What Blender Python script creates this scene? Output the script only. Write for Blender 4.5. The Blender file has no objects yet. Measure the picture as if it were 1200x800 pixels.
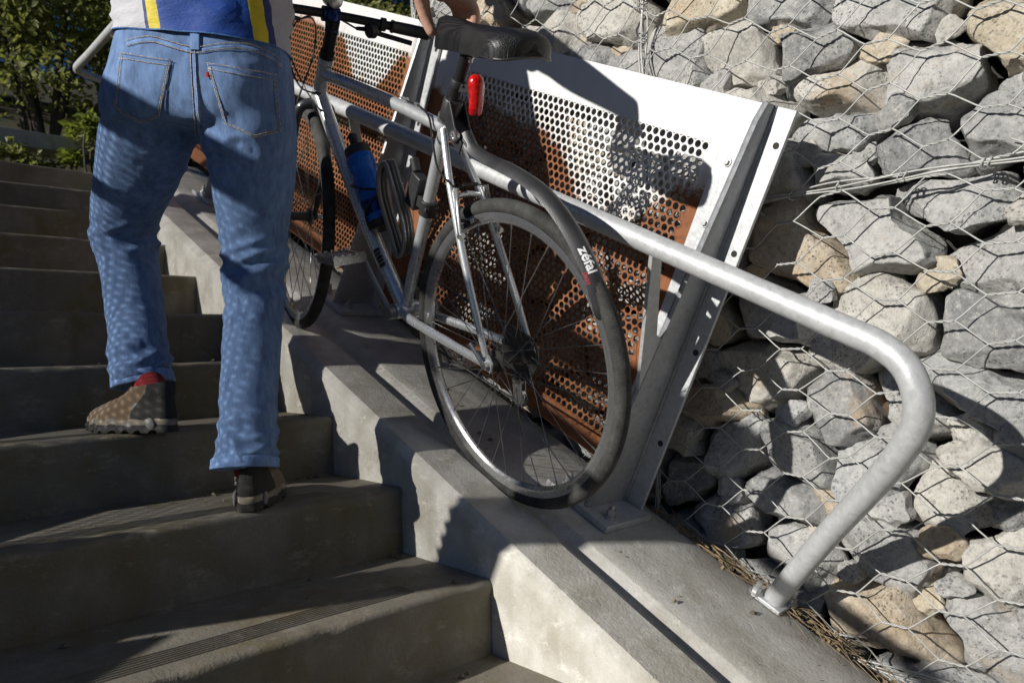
import bpy, math, random
import mathutils
from mathutils import Vector, Matrix, noise
from mathutils.bvhtree import BVHTree
random.seed(7)
sc = bpy.context.scene
COL = sc.collection
R_ = math.radians
pi = math.pi

# ------------------------------------------------------------------ frame of the place
# X = across the stairs (towards the stone wall), Y = uphill, Z = up.  One step: going G, rise RI.
G, RI = 0.3264, 0.16
SL = math.atan2(RI, G)
CS, SN = math.cos(SL), math.sin(SL)
STAIR_W = 1.25
TOP = 10                      # number of risers
TOPY, TOPZ = TOP * G, TOP * RI
def U(x, s, n):               # slope coordinates: along the slope, normal to the nosing line
    return Vector((x, s * CS - n * SN, s * SN + n * CS))

# ------------------------------------------------------------------ camera
CAM_YAW, CAM_PITCH, CAM_ROLL = 0.7531, 0.0138, -0.0268
CAM_POS = Vector((-1.0674, -0.8946, 0.6459))
FPX = 882.2
cy, sy, cp, sp = math.cos(CAM_YAW), math.sin(CAM_YAW), math.cos(CAM_PITCH), math.sin(CAM_PITCH)
FW = Vector((sy * cp, cy * cp, sp)); RT0 = Vector((cy, -sy, 0)); UP0 = RT0.cross(FW)
c_, s_ = math.cos(CAM_ROLL), math.sin(CAM_ROLL)
RT = RT0 * c_ + UP0 * s_; UP = UP0 * c_ - RT0 * s_
cam = bpy.data.cameras.new('camera'); camo = bpy.data.objects.new('camera', cam); COL.objects.link(camo)
camo.matrix_world = Matrix(((RT.x, UP.x, -FW.x, CAM_POS.x), (RT.y, UP.y, -FW.y, CAM_POS.y), (RT.z, UP.z, -FW.z, CAM_POS.z), (0, 0, 0, 1)))
cam.sensor_width = 36.0; cam.lens = FPX / 1200 * 36; cam.clip_start = 0.05; cam.clip_end = 500
cam.dof.use_dof = True; cam.dof.focus_distance = 1.75; cam.dof.aperture_fstop = 5.0
sc.camera = camo
def W(px, py, d):             # a point of the place, measured on the photograph, at depth d
    return CAM_POS + (RT * ((px - 600) / FPX) - UP * ((py - 400) / FPX) + FW) * d

# ------------------------------------------------------------------ light
SUN = Vector((-0.42, 0.06, 0.175)).normalized()
elev = math.asin(SUN.z)
w = bpy.data.worlds.new('World'); sc.world = w; w.use_nodes = True
nt = w.node_tree; nt.nodes.clear()
sky = nt.nodes.new('ShaderNodeTexSky'); sky.sky_type = 'NISHITA'; sky.sun_disc = False
sky.ozone_density = 10.0; sky.dust_density = .3; sky.sun_elevation = elev; sky.sun_rotation = math.atan2(SUN.x, SUN.y)
bg = nt.nodes.new('ShaderNodeBackground'); bg.inputs['Strength'].default_value = 0.031
ow = nt.nodes.new('ShaderNodeOutputWorld')
nt.links.new(sky.outputs[0], bg.inputs[0]); nt.links.new(bg.outputs[0], ow.inputs[0])
sl = bpy.data.lights.new('sun', 'SUN'); sl.energy = 5.0; sl.angle = R_(0.7); sl.color = (1.0, 0.965, 0.90)
so = bpy.data.objects.new('sun', sl); COL.objects.link(so); so.location = (-6, 1, 5)
so.rotation_euler = SUN.to_track_quat('Z', 'Y').to_euler()
sc.view_settings.view_transform = 'Standard'; sc.view_settings.look = 'None'; sc.view_settings.exposure = 0

# ------------------------------------------------------------------ mesh helpers
class MB:
    def __init__(self): self.v = []; self.f = []; self.m = []; self.mi = 0
    def add(self, verts, faces):
        b = len(self.v); self.v += [tuple(p) for p in verts]
        for f in faces: self.f.append(tuple(i + b for i in f)); self.m.append(self.mi)
    def box(self, c, hx, hy, hz):            # half vectors
        c, hx, hy, hz = map(Vector, (c, hx, hy, hz))
        vs = [c + hx * a + hy * b + hz * d for a in (-1, 1) for b in (-1, 1) for d in (-1, 1)]
        fs = [(0, 1, 3, 2), (4, 6, 7, 5), (0, 4, 5, 1), (2, 3, 7, 6), (0, 2, 6, 4), (1, 5, 7, 3)]
        if hx.cross(hy).dot(hz) < 0: fs = [f[::-1] for f in fs]
        self.add(vs, fs)
    def abox(self, x0, x1, y0, y1, z0, z1):
        self.box(((x0 + x1) / 2, (y0 + y1) / 2, (z0 + z1) / 2), ((x1 - x0) / 2, 0, 0), (0, (y1 - y0) / 2, 0), (0, 0, (z1 - z0) / 2))
    def loft(self, rings, closed=True, cap0=False, cap1=False, loop=False):
        n = len(rings[0]); b = len(self.v)
        for r in rings: self.v += [tuple(p) for p in r]
        k = len(rings)
        for i in range(k if loop else k - 1):
            i2 = (i + 1) % k
            for j in range(n if closed else n - 1):
                j2 = (j + 1) % n
                self.f.append((b + i * n + j, b + i * n + j2, b + i2 * n + j2, b + i2 * n + j)); self.m.append(self.mi)
        if cap0: self.f.append(tuple(b + j for j in reversed(range(n)))); self.m.append(self.mi)
        if cap1: self.f.append(tuple(b + (k - 1) * n + j for j in range(n))); self.m.append(self.mi)
    def tube(self, pts, r, sides=10, caps=True, flat=None, loop=False, up=None):
        pts = [Vector(p) for p in pts]; k = len(pts)
        rr = r if isinstance(r, (list, tuple)) else [r] * k
        T = []
        for i in range(k):
            if loop: t = pts[(i + 1) % k] - pts[i - 1]
            else: t = pts[min(i + 1, k - 1)] - pts[max(i - 1, 0)]
            T.append(t.normalized())
        if up is None:
            up = Vector((0, 0, 1)) if abs(T[0].z) < 0.9 else Vector((1, 0, 0))
        N = (Vector(up) - T[0] * T[0].dot(Vector(up))).normalized(); rings = []
        for i in range(k):
            N = (N - T[i] * T[i].dot(N)).normalized(); B = T[i].cross(N)
            a, c = (1, 1) if flat is None else flat
            rings.append([pts[i] + N * (rr[i] * a * math.cos(2 * pi * j / sides)) + B * (rr[i] * c * math.sin(2 * pi * j / sides)) for j in range(sides)])
        self.loft(rings, True, caps and not loop, caps and not loop, loop)
    def cyl(self, a, b, r, sides=16, r2=None):
        self.tube([a, b], [r, r if r2 is None else r2], sides)
    def hexbolt(self, c, n, r, h):
        c = Vector(c); n = Vector(n).normalized()
        self.tube([c, c + n * h * .3], r * 1.5, 14); self.tube([c + n * h * .3, c + n * h], r, 6)
    def lathe(self, c, ax, prof, sides=24, up=None):   # prof: (radius, height)
        c = Vector(c); ax = Vector(ax).normalized()
        u = Vector(up) if up else (Vector((0, 0, 1)) if abs(ax.z) < .9 else Vector((1, 0, 0)))
        N = (u - ax * ax.dot(u)).normalized(); B = ax.cross(N)
        self.loft([[c + ax * h + (N * math.cos(2 * pi * j / sides) + B * math.sin(2 * pi * j / sides)) * max(r, 1e-4) for j in range(sides)] for r, h in prof], True, True, True)
    def build(self, name, mat, parent=None, smooth=True, angle=40, bevel=0, world=False, seg=2):
        me = bpy.data.meshes.new(name)
        vs = self.v
        if world and parent is not None:
            bpy.context.view_layer.update()
            inv = parent.matrix_world.inverted(); vs = [tuple(inv @ Vector(p)) for p in vs]
        me.from_pydata(vs, [], self.f); me.validate(); me.update()
        mats = mat if isinstance(mat, (list, tuple)) else [mat]
        for m in mats: me.materials.append(m)
        if len(mats) > 1 and len(me.polygons) == len(self.m): me.polygons.foreach_set('material_index', self.m)
        return link(name, me, parent, smooth, angle, bevel, seg)
def link(name, me, parent=None, smooth=True, angle=40, bevel=0, seg=2):
    if smooth:
        me.polygons.foreach_set('use_smooth', [True] * len(me.polygons))
        if angle: me.set_sharp_from_angle(angle=R_(angle))
    o = bpy.data.objects.new(name, me); COL.objects.link(o)
    if parent is not None: o.parent = parent
    if bevel:
        b = o.modifiers.new('bevel', 'BEVEL'); b.width = bevel; b.segments = seg; b.limit_method = 'ANGLE'; b.angle_limit = R_(35); b.harden_normals = False
    return o
def tag(o, label, cat, group=None, kind=None):
    if label: o['label'] = label
    if cat: o['category'] = cat
    if group: o['group'] = group
    if kind: o['kind'] = kind
    return o
def thing(name, label, cat, mat=None, group=None):
    o = bpy.data.objects.new(name, None); COL.objects.link(o); o.empty_display_size = .1
    if mat is not None: o.matrix_world = mat
    bpy.context.view_layer.update()
    return tag(o, label, cat, group)
def struct(o): o['kind'] = 'structure'; return o
def dup(root, mat, label=None, group=None):
    r = root.copy(); COL.objects.link(r); r.matrix_world = mat
    if label: r['label'] = label
    if group: r['group'] = group
    for ch in list(root.children):
        c = ch.copy(); COL.objects.link(c); c.parent = r
        for g in ch.children:
            d = g.copy(); COL.objects.link(d); d.parent = c
    return r
def catmull(P, n=8, loop=False):
    P = [Vector(p) for p in P]; out = []; k = len(P)
    for i in range(k if loop else k - 1):
        if loop: a, b, c, d = P[i - 1], P[i], P[(i + 1) % k], P[(i + 2) % k]
        else: a, b, c, d = P[max(i - 1, 0)], P[i], P[i + 1], P[min(i + 2, k - 1)]
        for j in range(n):
            t = j / n
            out.append(0.5 * ((2 * b) + (c - a) * t + (2 * a - 5 * b + 4 * c - d) * t * t + (3 * b - a - 3 * c + d) * t ** 3))
    if not loop: out.append(P[-1])
    return out

# ------------------------------------------------------------------ materials
class NT:
    def __init__(self, name):
        self.mat = bpy.data.materials.new(name); self.mat.use_nodes = True
        self.t = self.mat.node_tree; self.t.nodes.clear()
        self.out = self.t.nodes.new('ShaderNodeOutputMaterial')
        self.b = self.t.nodes.new('ShaderNodeBsdfPrincipled'); self.t.links.new(self.b.outputs[0], self.out.inputs[0])
        self.co = self.t.nodes.new('ShaderNodeTexCoord')
    def n(self, typ, **kw):
        nd = self.t.nodes.new(typ)
        for k, v in kw.items():
            if k.startswith('i_'):
                key = k[2:]; key = int(key) if key.isdigit() else key
                self.set(nd.inputs[key], v)
            else: setattr(nd, k, v)
        return nd
    def set(self, sock, v):
        if isinstance(v, bpy.types.NodeSocket): self.t.links.new(v, sock)
        elif isinstance(v, bpy.types.Node): self.t.links.new(v.outputs[0], sock)
        else:
            if isinstance(v, tuple) and len(v) == 3 and sock.type == 'RGBA': v = (*v, 1)
            if isinstance(v, (int, float)) and sock.type == 'RGBA': v = (v, v, v, 1)
            sock.default_value = v
    def noise(self, scale, detail=5, rough=.55, vec=None, dist=0):
        nd = self.n('ShaderNodeTexNoise'); nd.inputs['Scale'].default_value = scale; nd.inputs['Detail'].default_value = detail
        nd.inputs['Roughness'].default_value = rough; nd.inputs['Distortion'].default_value = dist
        self.t.links.new(vec if vec is not None else self.co.outputs['Object'], nd.inputs['Vector']); return nd.outputs[0]
    def voro(self, scale, feature='F1', vec=None, out=0, rnd=1.0):
        nd = self.n('ShaderNodeTexVoronoi', feature=feature); nd.inputs['Scale'].default_value = scale; nd.inputs['Randomness'].default_value = rnd
        self.t.links.new(vec if vec is not None else self.co.outputs['Object'], nd.inputs['Vector']); return nd.outputs[out]
    def mapv(self, scale=(1, 1, 1), rot=(0, 0, 0), src=None):
        nd = self.n('ShaderNodeMapping'); nd.inputs['Scale'].default_value = scale; nd.inputs['Rotation'].default_value = rot
        self.t.links.new(src if src is not None else self.co.outputs['Object'], nd.inputs['Vector']); return nd.outputs[0]
    def ramp(self, fac, stops, interp='LINEAR'):
        nd = self.n('ShaderNodeValToRGB'); cr = nd.color_ramp; cr.interpolation = interp
        while len(cr.elements) < len(stops): cr.elements.new(0.5)
        for e, (p, c) in zip(cr.elements, stops):
            e.position = p; e.color = (c, c, c, 1) if isinstance(c, (int, float)) else (*c, 1)
        self.set(nd.inputs[0], fac); return nd.outputs[0]
    def mix(self, fac, a, b, mode='MIX'):
        nd = self.n('ShaderNodeMix', data_type='RGBA', blend_type=mode)
        self.set(nd.inputs[0], fac); self.set(nd.inputs[6], a); self.set(nd.inputs[7], b); return nd.outputs[2]
    def math(self, op, a, b=0.5, c=None, clamp=False):
        nd = self.n('ShaderNodeMath', operation=op, use_clamp=clamp)
        self.set(nd.inputs[0], a); self.set(nd.inputs[1], b)
        if c is not None: self.set(nd.inputs[2], c)
        return nd.outputs[0]
    def sep(self, v=None):
        nd = self.n('ShaderNodeSeparateXYZ'); self.t.links.new(v if v is not None else self.co.outputs['Object'], nd.inputs[0]); return nd.outputs
    def bump(self, h, dist=.002, strength=1.0, prev=None):
        nd = self.n('ShaderNodeBump'); nd.inputs['Distance'].default_value = dist; nd.inputs['Strength'].default_value = strength
        self.set(nd.inputs['Height'], h)
        if prev is not None: self.t.links.new(prev, nd.inputs['Normal'])
        return nd.outputs[0]
    def fin(self, color=None, rough=None, metal=None, normal=None, **kw):
        b = self.b
        if color is not None: self.set(b.inputs['Base Color'], color)
        if rough is not None: self.set(b.inputs['Roughness'], rough)
        if metal is not None: self.set(b.inputs['Metallic'], metal)
        if normal is not None: self.set(b.inputs['Normal'], normal)
        for k, v in kw.items(): self.set(b.inputs[k.replace('_', ' ')], v)
        return self.mat
def simple(name, col, rough=.5, metal=0, var=.12, scale=30, bumpd=0, bscale=200, **kw):
    m = NT(name); nz = m.noise(scale, 4)
    c = m.mix(m.ramp(nz, [(.3, 0.0), (.7, 1.0)]), tuple(v * (1 - var) for v in col), tuple(min(1, v * (1 + var)) for v in col))
    r = m.math('MULTIPLY_ADD', m.noise(scale * 2.3, 3), .25, rough - .12, clamp=True)
    nn = m.bump(m.noise(bscale, 3), bumpd) if bumpd else None
    return m.fin(c, r, metal, nn, **kw)

def concrete(name, base, algae=0.0, BL=.3):
    m = NT(name)
    big = m.noise(2.2, 6, .6); mid = m.noise(11, 6, .65, dist=.4); fine = m.noise(140, 4, .6)
    c = m.mix(m.ramp(big, [(.3, 0.0), (.72, 1.0)]), tuple(v * .82 for v in base), base)
    c = m.mix(m.ramp(mid, [(.42, 0.0), (.62, .55)]), c, tuple(v * .62 for v in (base[0], base[1] * .97, base[2] * .9)))
    streak = m.noise(9, 5, .6, m.mapv((1, 1, .13)))
    c = m.mix(m.ramp(streak, [(.52, 0.0), (.72, .45 + BL * .4)]), c, (base[0] * .45, base[1] * .42, base[2] * .34))
    spots = m.voro(34, out=0); c = m.mix(m.ramp(spots, [(.03, .55), (.1, 0.0)]), c, tuple(v * .35 for v in base))
    c = m.mix(m.ramp(fine, [(.3, .28), (.7, 0.0)]), c, tuple(v * .55 for v in base))
    if algae:
        g = m.math('MULTIPLY', m.ramp(m.noise(5.5, 5, .65), [(.45, 0.0), (.68, 1.0)]), algae)
        c = m.mix(g, c, (.17, .135, .05))
    pits = m.ramp(m.voro(75, out=0), [(.0, 0.0), (.16, 1.0)])
    pitmask = m.ramp(m.noise(17, 3), [(.5, 0.0), (.62, 1.0)])
    h = m.mix(pitmask, 1.0, pits)
    scf = m.ramp(m.noise(26, 7, .75, m.mapv((.5, .5, 1))), [(.56, 0.), (.66, .35 + BL * .5)])
    c = m.mix(scf, c, tuple(min(1, v * 1.25) for v in base))
    blotch = m.ramp(m.noise(4.5, 7, .75, None, 1.2), [(.50, 0.), (.57, BL)]); c = m.mix(blotch, c, tuple(v * .7 for v in base))
    n1 = m.bump(h, .0022, .7); n2 = m.bump(mid, .007, .45, n1); n3 = m.bump(fine, .0016, .8, n2)
    return m.fin(c, m.math('MULTIPLY_ADD', mid, .2, .72), 0, n3)
M = {}
M['kerb'] = concrete('kerb_concrete', (.74, .715, .655), .3)
M['slab'] = concrete('slab_concrete', (.62, .605, .56), .15)
M['step'] = concrete('step_concrete', (.275, .25, .205), .75, .75)
def galv(name, base, metal=.35, rough=.42):
    m = NT(name)
    sp = m.voro(95, out=1); s2 = m.n('ShaderNodeSeparateColor'); m.set(s2.inputs[0], sp)
    f = m.math('MULTIPLY_ADD', s2.outputs[0], .5, m.math('MULTIPLY', m.noise(7, 5, .6), .6))
    c = m.mix(f, tuple(v * .72 for v in base), base)
    c = m.mix(m.ramp(m.noise(38, 6, .7), [(.56, 0.0), (.72, .5)]), c, tuple(v * .5 for v in base))
    c = m.mix(m.ramp(m.noise(3.1, 5, .6), [(.66, 0.0), (.74, .35)]), c, (.30, .19, .11))
    return m.fin(c, m.math('ADD', m.math('MULTIPLY_ADD', m.noise(25, 4), .35, rough - .2), m.math('MULTIPLY', s2.outputs[1], .12)), metal, m.bump(m.noise(90, 5, .7), .0012, .6))
M['galv'] = galv('galvanised_steel', (.62, .63, .64))
M['tube'] = galv('galvanised_tube', (.66, .67, .68), .3, .42)
M['wire'] = galv('galvanised_wire', (.50, .50, .48), .3, .5)
M['bolt'] = simple('bolt_zinc', (.5, .5, .5), .4, .7)
def rust():
    m = NT('weathered_screen'); X, Y, Z = m.sep()
    wob = m.math('MULTIPLY_ADD', m.noise(2.6, 5, .62), .16, -.08)
    wob2 = m.math('MULTIPLY_ADD', m.noise(28, 5, .6), .05, -.025)
    inf = m.n('ShaderNodeObjectInfo'); csep = m.n('ShaderNodeSeparateColor'); m.set(csep.inputs[0], inf.outputs['Color']); rnd = m.math('MULTIPLY_ADD', csep.outputs[0], .2, .02)
    # local Y runs 0..1.2 uphill; the pale tone reaches lower down near the downhill end
    low = m.ramp(Y, [(.09, .70), (.13, .70), (.19, .64), (.27, .54), (.42, .565), (.53, .665), (.62, .70), (.9, .71)])
    edge = m.math('ADD', m.math('ADD', low, wob), m.math('ADD', wob2, rnd))
    dlt = m.math('SUBTRACT', Z, edge)
    mask = m.ramp(m.math('ADD', dlt, m.math('MULTIPLY_ADD', m.noise(150, 4, .7), .05, -.025)), [(.0, 0.0), (.02, 1.0)])
    rc = m.mix(m.noise(16, 7, .7), (.13, .040, .014), (.34, .125, .04))
    rc = m.mix(m.ramp(m.noise(70, 4, .7), [(.5, 0.0), (.68, .6)]), rc, (.10, .03, .014))
    rc = m.mix(m.ramp(m.noise(4, 4), [(.55, 0.0), (.7, .6)]), rc, (.42, .19, .07))
    zc = m.mix(m.noise(12, 5, .6), (.66, .66, .66), (.83, .83, .82))
    zc = m.mix(m.ramp(m.noise(45, 5, .7), [(.62, 0.0), (.72, .5)]), zc, (.45, .36, .27))
    near = m.ramp(dlt, [(.0, .75), (.09, 0.0)]); drip = m.noise(60, 4, .6, m.mapv((1, 1, .1)))
    zc = m.mix(m.math('MULTIPLY', near, m.ramp(drip, [(.42, 0.), (.62, 1.)])), zc, (.46, .25, .12))
    return m.fin(m.mix(mask, rc, zc), m.mix(mask, .75, .42), m.mix(mask, 0.0, .08), m.bump(m.noise(190, 5, .7), .0006, .7))
M['screen'] = rust()
def stone():
    m = NT('basalt_stone'); inf = m.n('ShaderNodeObjectInfo'); rnd = inf.outputs['Random']
    off = m.n('ShaderNodeVectorMath', operation='ADD'); m.t.links.new(m.co.outputs['Object'], off.inputs[0])
    cmb = m.n('ShaderNodeCombineXYZ'); 
    for i in range(3): m.set(cmb.inputs[i], m.math('MULTIPLY', rnd, 37.0 + 11 * i))
    m.t.links.new(cmb.outputs[0], off.inputs[1]); v = off.outputs[0]
    base = m.ramp(rnd, [(0, (.29, .29, .292)), (.14, (.43, .43, .43)), (.30, (.54, .535, .52)), (.46, (.36, .36, .365)), (.58, (.66, .63, .56)), (.70, (.74, .62, .43)), (.80, (.50, .505, .51)), (.91, (.62, .48, .31))], 'CONSTANT')
    big = m.noise(7, 6, .62, v, .3)
    c = m.mix(m.ramp(big, [(.36, .0), (.64, 1.0)]), m.mix(.30, base, (.15, .15, .15)), m.mix(.38, base, (.84, .82, .77)))
    fl = m.noise(75, 7, .82, v)
    c = m.mix(m.ramp(fl, [(.36, .65), (.48, 0.0)]), c, (.14, .135, .13))
    c = m.mix(m.ramp(fl, [(.53, .0), (.66, .75)]), c, (.74, .72, .67))
    rustp = m.ramp(m.noise(4.2, 5, .6, v), [(.60, 0.0), (.72, .6)])
    c = m.mix(rustp, c, m.mix(m.noise(11, 3, .5, v), (.62, .44, .22), (.42, .25, .12)))
    p1 = m.ramp(m.voro(115, vec=v), [(.12, 0.0), (.34, 1.0)]); p2 = m.ramp(m.voro(47, vec=v), [(.06, 0.0), (.20, 1.0)])
    pm = m.ramp(m.noise(9, 3, .5, v), [(.47, 0.0), (.60, 1.0)])
    pits = m.mix(pm, 1.0, m.mix(1.0, p1, p2, 'MULTIPLY'))
    c = m.mix(1.0, c, m.mix(pits, (.5, .5, .5), (1, 1, 1)), 'MULTIPLY')
    n1 = m.bump(pits, .003, .9); n2 = m.bump(m.noise(22, 7, .7, v), .016, .6, n1); n3 = m.bump(fl, .006, 1.0, n2)
    return m.fin(c, .86, 0, n3)
M['stone'] = stone()
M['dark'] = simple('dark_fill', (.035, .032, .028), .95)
# ================================================================== THE SETTING: stairs, kerb, ramp slab, landing, ground
def build_stairs():
    mb = MB(); xs = [-STAIR_W]; x = -STAIR_W
    cuts = [-1.102, -1.100, -.162, -.160]
    while x < -.03:
        x += .03; xs.append(x)
    xs = sorted(set([round(v, 4) for v in xs if v < -.002] + cuts + [0.0]))
    prof = []                                  # (y, z, groove weight)
    rad = .014
    for k in range(-5, TOP + 1):
        y0, z0 = k * G, k * RI
        zb = z0 - RI
        for t in (.0, .3, .6, .85): prof.append((y0 + .004, zb + (RI - rad) * t + .001, 0, 1))
        for a in range(0, 91, 22):
            aa = R_(min(90, a)); prof.append((y0 + rad - rad * math.cos(aa), z0 - rad + rad * math.sin(aa), 0, 2))
        yg = y0 + .055
        prof.append((yg - .004, z0, 0, 0))
        for i in range(7):
            prof += [(yg + .001, z0, 0, 0), (yg + .003, z0, 1, 0), (yg + .006, z0, 1, 0), (yg + .008, z0, 0, 0)]; yg += .0095
        for t in (.35, .6, .85): prof.append((y0 + .13 + (G - .13) * t, z0, 0, 0))
    rings = []
    for x in xs:
        g = 1 if -1.101 < x < -.161 else 0
        row = []
        for (y, z, gr, kd) in prof:
            p = Vector((x, y, z))
            d = noise.noise(p * 9) * .0016 + noise.noise(p * 31) * .0007
            ch = max(0, noise.noise(p * 23 + Vector((5, 0, 0))) - .28) * .016 if kd == 2 else 0
            row.append((x, y + (d + ch if kd else 0), z - .0055 * gr * g + (d * .7 - ch if kd != 1 else 0)))
        rings.append(row)
    mb.loft(rings, closed=False)
    o = struct(mb.build('stairs', M['step'], None, True, 32))
    return o
build_stairs()
def extrude_profile(prof, s0, s1, ds=.04, amp=.0008, ends=True):
    """prof: list of (x, n) walked so that faces look outwards; swept along the slope"""
    mb = MB(); n = max(2, int((s1 - s0) / ds)); rings = []
    for i in range(n + 1):
        s = s0 + (s1 - s0) * i / n; row = []
        for (x, h) in prof:
            p = U(x, s, h); q = p * 14
            row.append(p + Vector((noise.noise(q), 0, noise.noise(q + Vector((9, 3, 1))))) * amp + Vector((noise.noise(p * 50), 0, noise.noise(p * 47 + Vector((1, 7, 1))))) * amp * .6)
        rings.append(row)
    mb.loft(rings, closed=False)
    if ends: mb.f.append(tuple(range(len(prof)))); mb.m.append(0)
    return mb
S_LO, S_HI = -1.6, TOPY / CS + .02
kerb_prof = [(0, -.42), (0, -.2), (0, -.05), (0, .05), (0, .066), (.002, .0705), (.019, .0885), (.022, .0905), (.06, .0915), (.1, .0915), (.135, .0905), (.1395, .0865), (.141, .06), (.141, -.1)]
slab_prof = [(.1415, .05), (.152, .0665), (.176, .0675), (.186, .074), (.203, .0905), (.207, .0925), (.26, .0935), (.38, .0935), (.49, .0925), (.50, .088), (.505, .05), (.505, -.4)]
def mirrored(prof): return [(-STAIR_W - x, n) for (x, n) in prof][::-1]
for nm, pr, mt in (('kerb', kerb_prof, 'kerb'), ('ramp_slab', slab_prof, 'slab')):
    struct(extrude_profile(pr, S_LO, S_HI).build(nm, M[mt], None, True, 30))
    struct(extrude_profile(mirrored(pr), S_LO, S_HI).build(nm, M[mt], None, True, 30))
# landing at the top, bank beyond it, ground out to the horizon
mb = MB()
gy = [TOPY + .3 + i * .1 for i in range(16)]
mb.loft([[(x, y, TOPZ + .0005 + noise.noise(Vector((x, y, 0)) * 6) * .002) for y in gy] for x in [-2.2 + .1 * i for i in range(34)]], closed=False)
mb.f = [f[::-1] for f in mb.f]
struct(mb.build('landing', M['step']))
def hgt(x, y):
    base = max(-40, min(y, TOPY + .1)) * RI / G - .28
    if y > TOPY: base = TOPZ - .03
    if y > 4.4: base = TOPZ + (min(y, 16) - 4.4) * .42
    if x > .85 and y < 4.4: base = max(base, 1.9)
    elif x > .56 and y < 4.4: base = base - .1
    base = max(base, -2.2)
    return base + (noise.noise(Vector((x * .8, y * .8, 0))) * .08 if (abs(x) > 2.5 or y > 4.6) else 0)
def grid(a, b, near, step0):
    out = [near[0]]; v = near[0]
    while v < near[1]: v += step0; out.append(v)
    st = step0
    while out[-1] < b: st *= 1.5; out.append(out[-1] + st)
    st = step0; lo = [near[0]]
    while lo[-1] > a: st *= 1.5; lo.append(lo[-1] - st)
    return lo[::-1][:-1] + out
mg = NT('ground_soil')
gc = mg.mix(mg.noise(1.3, 6, .6), (.045, .038, .022), (.085, .06, .035)); gc = mg.mix(mg.ramp(mg.noise(9, 5), [(.45, 0.), (.6, 1.)]), gc, (.03, .045, .012))
M['soil'] = mg.fin(gc, .95, 0, mg.bump(mg.noise(30, 6, .7), .03, .8))
gxs, gys = grid(-150, 150, (-4, 4), .15), grid(-150, 150, (-4, 9), .15)
mb = MB(); mb.loft([[(x, y, hgt(x, y)) for y in gys] for x in gxs], closed=False); mb.f = [f[::-1] for f in mb.f]
struct(mb.build('ground', M['soil'], None, True, 0))

# ================================================================== SCREENS, POSTS, HANDRAIL
PITCH = 1.28
XF = .425                      # front face of the post flange
A0 = Matrix.Rotation(SL, 4, 'X')
def slope_mat(x, s, n, mirror=False):
    m = Matrix.Translation(U(x, s, n)) @ A0
    return m @ Matrix.Scale(-1, 4, (1, 0, 0)) if mirror else m
def left_mat(x, s, n):         # the same thing on the other side of the stairs
    return Matrix.Translation(U(-STAIR_W - x, s, n)) @ A0 @ Matrix.Scale(-1, 4, (1, 0, 0))
def screen_mesh():
    """perforated sheet, local: x normal (front = -x), y along the slope 0..1.2, z up 0..0.94"""
    mb = MB(); p, r, th = .0215, .0087, .003; hx = p / 2; rh = p * math.sqrt(3) / 2
    L, H = 1.20, .937; y0, z0 = .092, .062; cols, rows = 46, 41
    NS = 12
    ang = [2 * pi * (k + .5) / NS for k in range(NS)]
    circ = [(math.cos(a) * r, math.sin(a) * r) for a in ang]
    def hexpt(a):
        # boundary of a pointy-top hexagon with inradius p/2
        b = (a + pi / 6) % (pi / 3) - pi / 6
        return (p / 2) / math.cos(b)
    hexo = [(math.cos(a) * hexpt(a), math.sin(a) * hexpt(a)) for a in [2 * pi * k / NS for k in range(NS)]]
    circ = [(math.cos(2 * pi * k / NS) * r, math.sin(2 * pi * k / NS) * r) for k in range(NS)]
    for j in range(rows):
        for i in range(cols):
            cy_ = y0 + hx + i * p + (hx if j % 2 else 0); cz = z0 + p / math.sqrt(3) + j * rh
            b = len(mb.v)
            mb.v += [(0, cy_ + a, cz + c) for a, c in hexo] + [(0, cy_ + a, cz + c) for a, c in circ] + [(th, cy_ + a, cz + c) for a, c in circ] + [(th, cy_ + a, cz + c) for a, c in hexo]
            for k in range(NS):
                k2 = (k + 1) % NS
                mb.f += [(b + k, b + NS + k, b + NS + k2, b + k2), (b + NS + k, b + 2 * NS + k, b + 2 * NS + k2, b + NS + k2), (b + 2 * NS + k, b + 3 * NS + k, b + 3 * NS + k2, b + 2 * NS + k2)]
    y1 = y0 + (cols + .5) * p; z1 = z0 + 2 * p / math.sqrt(3) + (rows - 1) * rh
    e = .0007; iy0, iy1, iz0, iz1 = y0 + hx - .0093, y1 - hx + .0093, z0 + p / math.sqrt(3) - .0093, z1 - p / math.sqrt(3) + .0093
    for (a0, a1, c0, c1) in ((0, iy0, 0, H), (iy1, L, 0, H), (iy0, iy1, 0, iz0), (iy0, iy1, iz1, H)):
        mb.abox(e, th - e, a0, a1, c0, c1)
    for j in range(rows):
        cz = z0 + p / math.sqrt(3) + j * rh
        if j % 2: mb.abox(e * 1.3, th - e * 1.3, iy0, y0 + p - .0094, cz - rh / 2, cz + rh / 2)
        else: mb.abox(e * 1.3, th - e * 1.3, y1 - p + .0094, iy1, cz - rh / 2, cz + rh / 2)
    mb.m = [0] * len(mb.f)
    me = bpy.data.meshes.new('perforated_sheet'); me.from_pydata(mb.v, [], mb.f); me.update(); me.materials.append(M['screen'])
    return me
SCREEN_ME = screen_mesh()
def make_screen(mat, label):
    t = thing('perforated_screen', label, 'metal screen', mat, 'perforated steel screens beside the stairs')
    link('sheet', SCREEN_ME, t, False).color = (0, 0, 0, 1)
    for (y, z) in ():
        b = MB(); b.hexbolt((-.0005, y, z), (-1, 0, 0), .007, .008); b.build('bolt', M['bolt'], t, True, 30)
    return t
PX0 = XF + .0115
scr = make_screen(slope_mat(PX0, .425, .152), 'rust stained perforated metal screen behind the rear wheel of the bicycle, at the downhill end')
dup(scr, slope_mat(PX0, .425 + PITCH, .152), 'rusty perforated metal screen behind the handlebar and front wheel of the bicycle')
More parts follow.
